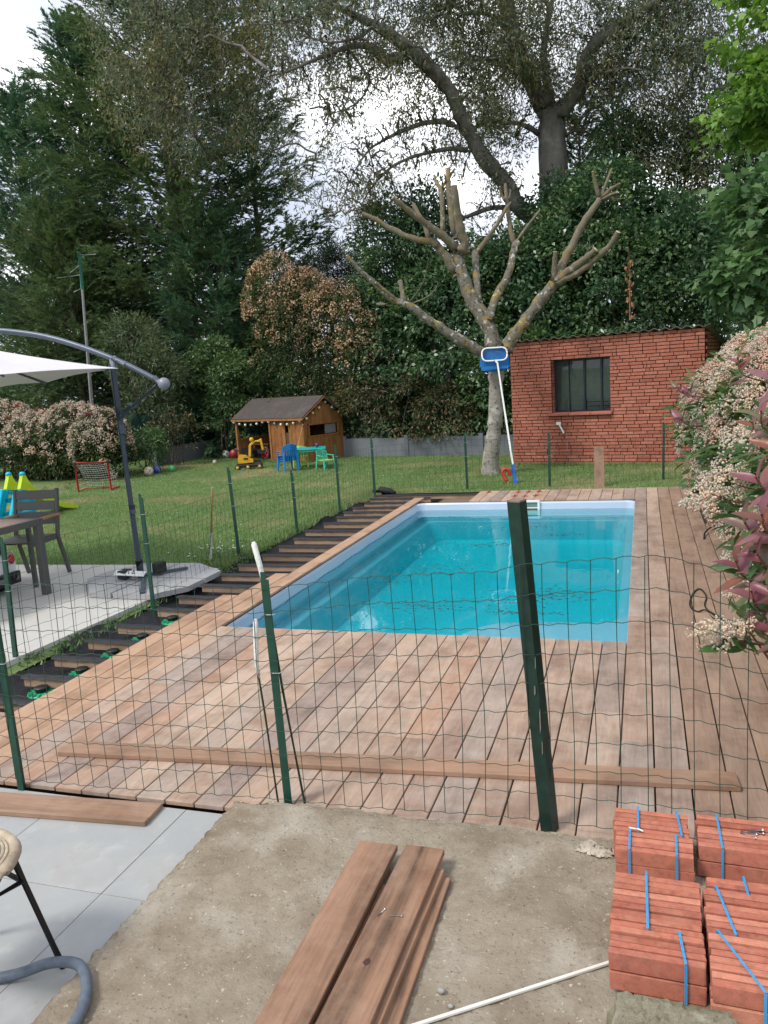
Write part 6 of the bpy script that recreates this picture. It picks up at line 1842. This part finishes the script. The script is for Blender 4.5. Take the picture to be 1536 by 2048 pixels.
shrub('young_photinia', 'young thin photinia bush right of the balls', 'shrub', (-11.05, 17.3, -.1), [(-11.15, 17.2, .75, .45, .4, .55), (-10.75, 17.4, .72, .4, .4, .5)], 80, 22, .17, .085, .028, m_redh, m_bark, .2, 9, stem_r=.012, shell=.4)
shrub('green_shrub', 'small bright green shrub behind the cream football', 'shrub', (-11.0, 16.0, -.1), [(-11.0, 16.05, .45, .42, .4, .5)], 75, 34, .15, .085, .032, m_ivy2, m_bark, .3, 5, stem_r=.012)
shrub('green_shrub', 'dark shrub in the corner left of the playhouse', 'shrub', (-10.3, 19.9, -.1), [(-10.2, 19.9, .9, .7, .5, 1.0)], 120, 44, .24, .10, .045, m_ivy, m_bark)

# ================================================================== RIGHT SIDE TREES
m_liq = leafmat('bright spring leaves', [(.085, .17, .03), (.125, .24, .042), (.18, .31, .065), (.235, .36, .09)], .4, .3)
shrub('maple_tree', 'bright lime green spring tree at the top right edge', 'tree', (3.2, 15.2, -.1), [(2.5, 15, 7.0, 1.3, 1.2, 1.3), (2.0, 15, 5.4, .85, .9, 1.0), (3.4, 15, 8.6, 1.6, 1.3, 1.5), (3.2, 15.4, 5.4, 1.3, 1.2, 1.3)], 300, 40, .36, .125, .13, m_liq, m_bark, .35, 5, stem_r=.07, shell=.35, shape='lobed')
m_fig = leafmat('fig leaves', [(.06, .125, .05), (.095, .18, .07), (.14, .235, .10)], .5, .32)
shrub('fig_tree', 'fig tree with large soft green leaves at the right edge above the flowers', 'tree', (2.4, 13.1, -.1), [(1.95, 13, 3.6, .9, .9, .75), (1.7, 13, 2.7, .72, .8, .7), (2.6, 13, 2.9, 1.0, .9, 1.1)], 210, 26, .36, .15, .16, m_fig, m_gumbark, .3, 8, stem_r=.045, shell=.35, shape='lobed')

# ================================================================== BIG FLOWERING PHOTINIA ON THE RIGHT
m_phn = leafmat('glossy photinia leaves', [(.035, .085, .022), (.06, .13, .035), (.10, .17, .05), (.14, .14, .05)], .3, .25, [0, .5, .85, 1], .5)
m_rl = obj_leafmat('red photinia leaf', [(.17, .040, .055), (.24, .085, .105), (.28, .125, .14), (.25, .08, .035), (.20, .11, .10), (.16, .15, .06)], .32, .25)
m_stem = plain('red brown stem', (.16, .06, .04), .6)
tmpl = []
for v in range(4):
    rr = random.Random(v)
    mb = MB(); K = 7; vs = []; fs = []
    for i in range(K):
        f = i/(K-1)
        wd_ = .5*.37*math.sin(PI*min(1, f**.8*1.0))**.8 if 0 < f < 1 else .004
        zc = -.20*f*f*(.5+v*.35) + .03*math.sin(f*6+v)
        vs += [(f, -wd_, zc + wd_*.45), (f, 0, zc), (f, wd_, zc + wd_*.45)]
    for i in range(K-1):
        for q in range(2): fs.append((i*3+q, i*3+q+1, i*3+q+4, i*3+q+3))
    mb.add(vs, fs, 0, True)
    tmpl.append(mb.mesh('red_leaf', m_rl))
tmplg = []
for me in tmpl:
    c_ = me.copy(); c_.materials.clear(); c_.materials.append(obj_leafmat('green photinia leaf', [(.035, .10, .025), (.055, .14, .035), (.09, .17, .05)], .25, .25) if not tmplg else tmplg[0].materials[0]); tmplg.append(c_)
# flower head templates: many small florets on a dome
m_flo = leafmat('photinia florets', [(.68, .58, .46), (.76, .68, .57), (.80, .74, .64), (.58, .36, .30), (.70, .54, .43)], .8, .35, [0, .35, .7, .88, 1])
m_flp = leafmat('pink photinia florets', [(.62, .40, .33), (.72, .55, .46), (.76, .64, .54), (.52, .27, .22)], .8, .35, [0, .4, .8, 1])
heads = []
for v in range(6):
    n = 210
    d = runit(n); d[:, 2] = np.abs(d[:, 2])*.9 - .15; d = unit(d)
    lump = 1 + .28*np.sin(d[:, 0]*8+v)*np.sin(d[:, 1]*6+v*2)
    P = d*np.array([.085, .085, .052])*lump[:, None]*(.78 + .28*rng.random(n))[:, None]
    nn = unit(d + .6*runit(n)); s_ = .0066*(.75 + .6*rng.random(n))
    T1 = unit(np.cross(nn, runit(n))); T2 = np.cross(nn, T1)
    V = np.stack([P + T1*s_[:, None], P + T2*s_[:, None], P - T1*s_[:, None], P - T2*s_[:, None], P + nn*s_[:, None]*.8, P - nn*s_[:, None]*.5], 1).reshape(-1, 3)
    base_i = (np.arange(n)*6)[:, None]
    F = np.concatenate([base_i + np.array([[a, b2, c2]]) for a, b2, c2 in ((0, 1, 4), (1, 2, 4), (2, 3, 4), (3, 0, 4), (1, 0, 5), (2, 1, 5), (3, 2, 5), (0, 3, 5))])
    # green cream heart that the florets sit on
    hb = MB().ball((0, 0, 0), 1.0, 10)
    hv = np.array(hb.v)*np.array([.016, .016, .010])
    tri = []
    for f_ in hb.f: tri += [(f_[0], f_[1], f_[2]), (f_[0], f_[2], f_[3])]
    F = np.concatenate([F, np.array(tri) + len(V)]); V = np.concatenate([V, hv])
    heads.append(np_mesh('blossom', V, F, m_flo if v % 3 else m_flp))
RB = [(1.42, 9.3, .93, .98, 1.5, .98, 'flowering photinia at the far end of the right hedge, before the brick hut'),
      (1.42, 7.3, .90, .90, 1.35, 1.02, 'flowering photinia in the middle of the right hedge'),
      (1.30, 5.3, .80, .66, 1.2, 1.0, 'flowering photinia of the right hedge beside the black cable'),
      (1.12, 3.7, .85, .58, .95, .85, 'nearest flowering photinia with big red young leaves over the deck')]
phs = []
for (cx_, cy_, cz_, rx, ry, rz, lab) in RB:
    b0 = (cx_, cy_, -.1)
    near = cy_ < 6
    t_, C_, O = shrub('flowering_shrub', lab, 'shrub', b0, [(cx_, cy_, cz_, rx, ry, rz)], 210, 42, .22, .10, .036, m_phn, m_stem, group='flowering photinias of the right hedge', shell=.62, stems=7, stem_r=.02, zmin=.0, shape='oval')
    phs.append(t_)
    nh = {9.3: 190, 7.3: 150, 5.3: 90, 3.7: 45}[cy_]
    C2, O2 = ell_points([(cx_, cy_, cz_, rx, ry, rz)], nh*6, .25, 1.0, .2)
    k = (O2 @ np.array([-.6, -.55, .55]) > .12) & (C2[:, 2] > .3)
    C2, O2 = C2[k][:nh], O2[k][:nh]
    for p, q in zip(C2, O2):
        R = Vector((q + np.array([0, 0, .5])).tolist()).to_track_quat('Z', 'X').to_euler()
        o = link('blossom', random.choice(heads), t_, (p + q*.05 - np.array(b0)).tolist(), R)
        sc_ = random.uniform(.8, 1.4)*(1.2 if cy_ > 6 else .95); o.scale = (sc_, sc_, sc_*random.uniform(.8, 1.15))
def whorl(parent, pos, size, n, up=(-.25, -.15, .7), mats=None, spread=.9, stem=None):
    pos = Vector(pos); b0 = parent.location
    up = Vector(up).normalized(); _, s, u = frame_of(up)
    for i in range(n):
        a = i*2.4 + random.uniform(-.3, .3)
        f = i/n
        d = (up*(1.0 - spread*(1-f)*1.05) + (s*math.cos(a) + u*math.sin(a))*spread*(1.15 - .6*f)).normalized()
        nrm = (up - d*up.dot(d)).normalized()
        y_ = nrm.cross(d)
        Rm = Matrix((d, y_, nrm)).transposed().to_4x4()
        o = link('red_leaf' if mats is None else 'leaf', random.choice(mats or tmpl), parent)
        sc_ = size*random.uniform(.75, 1.15)
        o.matrix_local = Matrix.Translation(pos - b0 - up*(.14*(1-f))) @ Rm @ Matrix.Diagonal((sc_, sc_*random.uniform(.85, 1.25), sc_, 1))
    st_ = stem or (pos + Vector((.38, .12, -.32)))
    MB().tube([p - b0 for p in smooth_path([pos, pos - up*.10, pos.lerp(Vector(st_), .6) + Vector((0, 0, .02)), Vector(st_)], 4)], [.0035]*6 + [.005]*7, 6).build('stem', m_stem, parent)
near_w = [(.47, 3.5, 1.66, .11), (.47, 3.7, 1.50, .11), (.46, 3.3, 1.40, .11), (.39, 3.2, 1.29, .12), (.40, 3.1, 1.17, .125), (.365, 3.3, 1.10, .12), (.385, 3.1, 1.02, .12), (.33, 3.25, .96, .125), (.41, 3.0, .92, .12), (.375, 3.15, .87, .11), (.41, 2.97, .80, .12)]
for (x, y, z, s_) in near_w: whorl(phs[3], (x, y, z), s_, 7, (-.35 + random.uniform(-.2, .2), -.2, .55))
for (x, y, z, s_) in [(.47, 4.6, 1.72, .12), (.52, 4.4, 1.4, .12)]: whorl(phs[2], (x, y, z), s_, 7)
for (x, y, z, s_) in [(.27, 7.2, 1.50, .12), (.28, 7.0, 1.26, .12), (.36, 7.4, 1.45, .12)]: whorl(phs[1], (x, y, z), s_, 9, (-.5, -.1, .5), stem=(x+.55, y+.3, z-.25))
for (x, y, z) in [(.27, 3.02, .70), (.33, 3.05, .68)]: whorl(phs[3], (x, y, z), .13, 7, (-.4, -.2, -.5), tmplg, 1.0)
for (x, y, z, sc_) in [(.22, 3.0, .755, .85), (.255, 3.02, .72, .8), (.29, 2.98, .76, .75), (.33, 3.0, .775, .6), (.30, 4.15, 1.08, 1.0), (.36, 4.2, 1.14, 1.1), (.30, 5.0, .86, 1.2), (.40, 5.1, .90, 1.1), (.47, 4.4, .70, 1.1), (.46, 4.2, .55, 1.0), (.55, 4.5, .9, 1.1), (.42, 3.9, 1.35, 1.0)]:
    par = phs[3] if y < 4.3 else phs[2]
    o = link('blossom', random.choice([h for i, h in enumerate(heads) if i % 3]), par, Vector((x, y, z)) - par.location, (random.uniform(-.5, .2), random.uniform(-.5, .1), random.uniform(0, 6)))
    o.scale = (sc_, sc_, sc_)
    MB().tube([Vector((x, y, z)) - par.location, Vector((x+.12, y+.03, z-.05)) - par.location, Vector((x+.4, y+.2, z-.12)) - par.location], [.003, .004, .006], 6).build('stem', m_stem, par)

# ================================================================== GRASS
m, t, b = ntree('grass blades')
g_ = t.nodes.new('ShaderNodeNewGeometry')
r = ramp(t, [(.13, .22, .07), (.19, .30, .10), (.255, .365, .14), (.32, .40, .18)])
t.links.new(g_.outputs['Random Per Island'], r.inputs['Fac'])
c = t.nodes.new('ShaderNodeTexCoord')
out = r.outputs[0]
for (col, sc_, lo, hi, am) in (((.46, .40, .22), .55, .50, .66, .75), ((.42, .36, .20), 1.7, .56, .70, .4), ((.09, .20, .05), .35, .55, .7, .5)):
    n2 = noise(t, c.outputs['Object'], sc_, 6, .6)
    k = ramp(t, [(0, 0, 0), (am,)*3], [lo, hi]); t.links.new(n2.outputs['Fac'], k.inputs['Fac'])
    mx = t.nodes.new('ShaderNodeMix'); mx.data_type = 'RGBA'
    t.links.new(k.outputs[0], mx.inputs['Factor']); t.links.new(out, mx.inputs['A']); mx.inputs['B'].default_value = (*col, 1)
    out = mx.outputs['Result']
t.links.new(out, b.inputs['Base Color']); b.inputs['Roughness'].default_value = .6; b.inputs['Specular IOR Level'].default_value = .2
tr = t.nodes.new('ShaderNodeBsdfTranslucent'); t.links.new(out, tr.inputs['Color'])
ms = t.nodes.new('ShaderNodeMixShader'); ms.inputs[0].default_value = .3
t.links.new(b.outputs[0], ms.inputs[1]); t.links.new(tr.outputs[0], ms.inputs[2]); t.links.new(ms.outputs[0], t.nodes['Material Output'].inputs['Surface'])
m_grass = m
def strip(n, x0, x1, y0, y1): return np.stack([rng.uniform(x0, x1, n), rng.uniform(y0, y1, n)], 1)
A = np.concatenate([strip(95000, -10.5, -4.14, 6.95, 12.5), strip(95000, -12.2, -3.5, 12.0, 20.5), strip(42000, -4.2, 2.0, 12.07, 15.4), strip(9000, -4.2, -2.3, 14, 17.5), strip(16000, -4.4, -3.98, 11.2, 12.6)])
inside_hut = (A[:, 0] > -2.4) & (A[:, 1] > 15.44 - (A[:, 0]+2.39)*.236)
on_terr = (A[:, 1] < 7.16) & (A[:, 0] < -4.1)
A = A[~inside_hut & ~on_terr]
H = .022 + .030*rng.random(len(A))
T = strip(5200, -4.30, -4.08, 7.1, 12.1); T2 = strip(420, -4.22, -4.04, 4.35, 7.1)
T3 = np.stack([-2.57 + .34*rng.standard_normal(900), 14.0 + .3*rng.standard_normal(900)], 1)
T4 = np.stack([rng.uniform(-9.7, -7.3, 1500), np.zeros(1500)], 1); T4[:, 1] = 17.95 - (T4[:, 0]+9.64)*.435 - .06 + rng.normal(0, .05, 1500)
T5 = np.stack([rng.uniform(-2.4, 1.0, 2600), np.zeros(2600)], 1); T5[:, 1] = 15.44 - (T5[:, 0]+2.39)*.236 - .10 + rng.normal(0, .06, 2600)
AA = np.concatenate([A, T, T2, T3, T4, T5]); HH_ = np.concatenate([H, .05+.07*rng.random(len(T)), .03+.045*rng.random(len(T2)), .05+.06*rng.random(len(T3)), .06+.08*rng.random(len(T4)), .05+.06*rng.random(len(T5))])
n = len(AA)
zb = np.full(n, -.103); 
P = np.stack([AA[:, 0], AA[:, 1], zb], 1)
D = rng.normal(0, .45, (n, 3)); D[:, 2] = 1
o = link('grass', leaf_mesh('grass', P, D, runit(n), HH_, .007 + .006*rng.random(n), m_grass, tri=True))
props(o, 'short mown green grass of the lawn with straw coloured patches', kind='stuff')
# clover and weeds along the terrace edge and fence
m_weed = leafmat('weed leaves', [(.04, .10, .025), (.07, .15, .04), (.12, .19, .06)], .5, .25)
ctr = np.concatenate([np.stack([-4.16 + .03*rng.standard_normal(34), rng.uniform(4.35, 7.2, 34)], 1), np.stack([-4.25 + .12*rng.standard_normal(110), 7.55 + .35*rng.standard_normal(110)], 1), np.stack([rng.uniform(-12, -10.2, 60), rng.uniform(13, 16, 60)], 1)])
P = np.repeat(np.concatenate([ctr, np.full((len(ctr), 1), -.09)], 1), 14, 0); n = len(P)
P[:, :2] += rng.normal(0, .05, (n, 2)); P[:, 2] += .025*rng.random(n) - .015
D = rng.normal(0, .8, (n, 3)); D[:, 2] += .3
o = link('weeds', leaf_mesh('weeds', P, D, np.array([0, 0, 1.]) + .5*runit(n), .022 + .03*rng.random(n), .014 + .014*rng.random(n), m_weed))
props(o, 'clover and small weeds along the terrace edge', kind='stuff')
# weeds and dark ground cover under the right hedge
ctr = np.stack([rng.uniform(.80, 1.3, 240), rng.uniform(3.0, 12.3, 240)], 1)
P = np.repeat(np.concatenate([ctr, np.full((len(ctr), 1), -.09)], 1), 16, 0); n = len(P)
P[:, :2] += rng.normal(0, .08, (n, 2)); P[:, 2] += .10*rng.random(n)
D = rng.normal(0, .8, (n, 3)); D[:, 2] += .4
o = link('ground_cover', leaf_mesh('ground_cover', P, D, np.array([0, 0, 1.]) + .5*runit(n), .03 + .05*rng.random(n), .02 + .02*rng.random(n), m_ivy2))
props(o, 'low green ground cover under the flowering hedge beside the deck', kind='stuff')
m_daisy = plain('daisy petals', (.7, .7, .66), .7)
ctr = np.concatenate([np.stack([-10.0 + .45*rng.standard_normal(38), 14.2 + .35*rng.standard_normal(38)], 1), np.stack([-4.5 + .25*rng.standard_normal(40), 7.75 + .22*rng.standard_normal(40)], 1), np.stack([-8.5 + .2*rng.standard_normal(16), 15.75 + .12*rng.standard_normal(16)], 1), strip(30, -10, -4.4, 8, 15)])
P = np.concatenate([ctr, np.full((len(ctr), 1), -.05)], 1); P = np.repeat(P, 2, 0); n = len(P)
o = link('daisies', leaf_mesh('daisies', P - np.array([.012, 0, 0]), np.array([1., 0, .1]) + .8*runit(n)*[1, 1, .1], np.array([0, 0, 1.]) + .2*runit(n), .026, .022, m_daisy))
props(o, 'white daisies scattered in the lawn', kind='stuff')
# distant trees beyond the garden
m_far = leafmat('distant foliage', [(.025, .045, .025), (.045, .07, .035), (.06, .085, .045)], .6, .1)
C_, O = ell_points([(-30, 34, 2, 6, 3, 5.5), (-22, 36, 2, 6, 3, 4), (-14, 37, 1.5, 6, 3, 4.2), (-7, 37, 1.5, 6, 3, 4.5), (0, 36, 2, 6, 3, 4.6), (7, 33, 2, 5, 3, 6), (12, 28, 2, 4, 4, 6)], 900, -.1, .85, .1)
P, d, OO = clump_leaves(C_, O, 36, .8)
n = len(P)
o = link('far_woods', leaf_mesh('far_woods', P, d + OO + .4*runit(n), OO + runit(n), .34, .22, m_far))
props(o, 'distant dark tree line beyond the garden', kind='stuff')
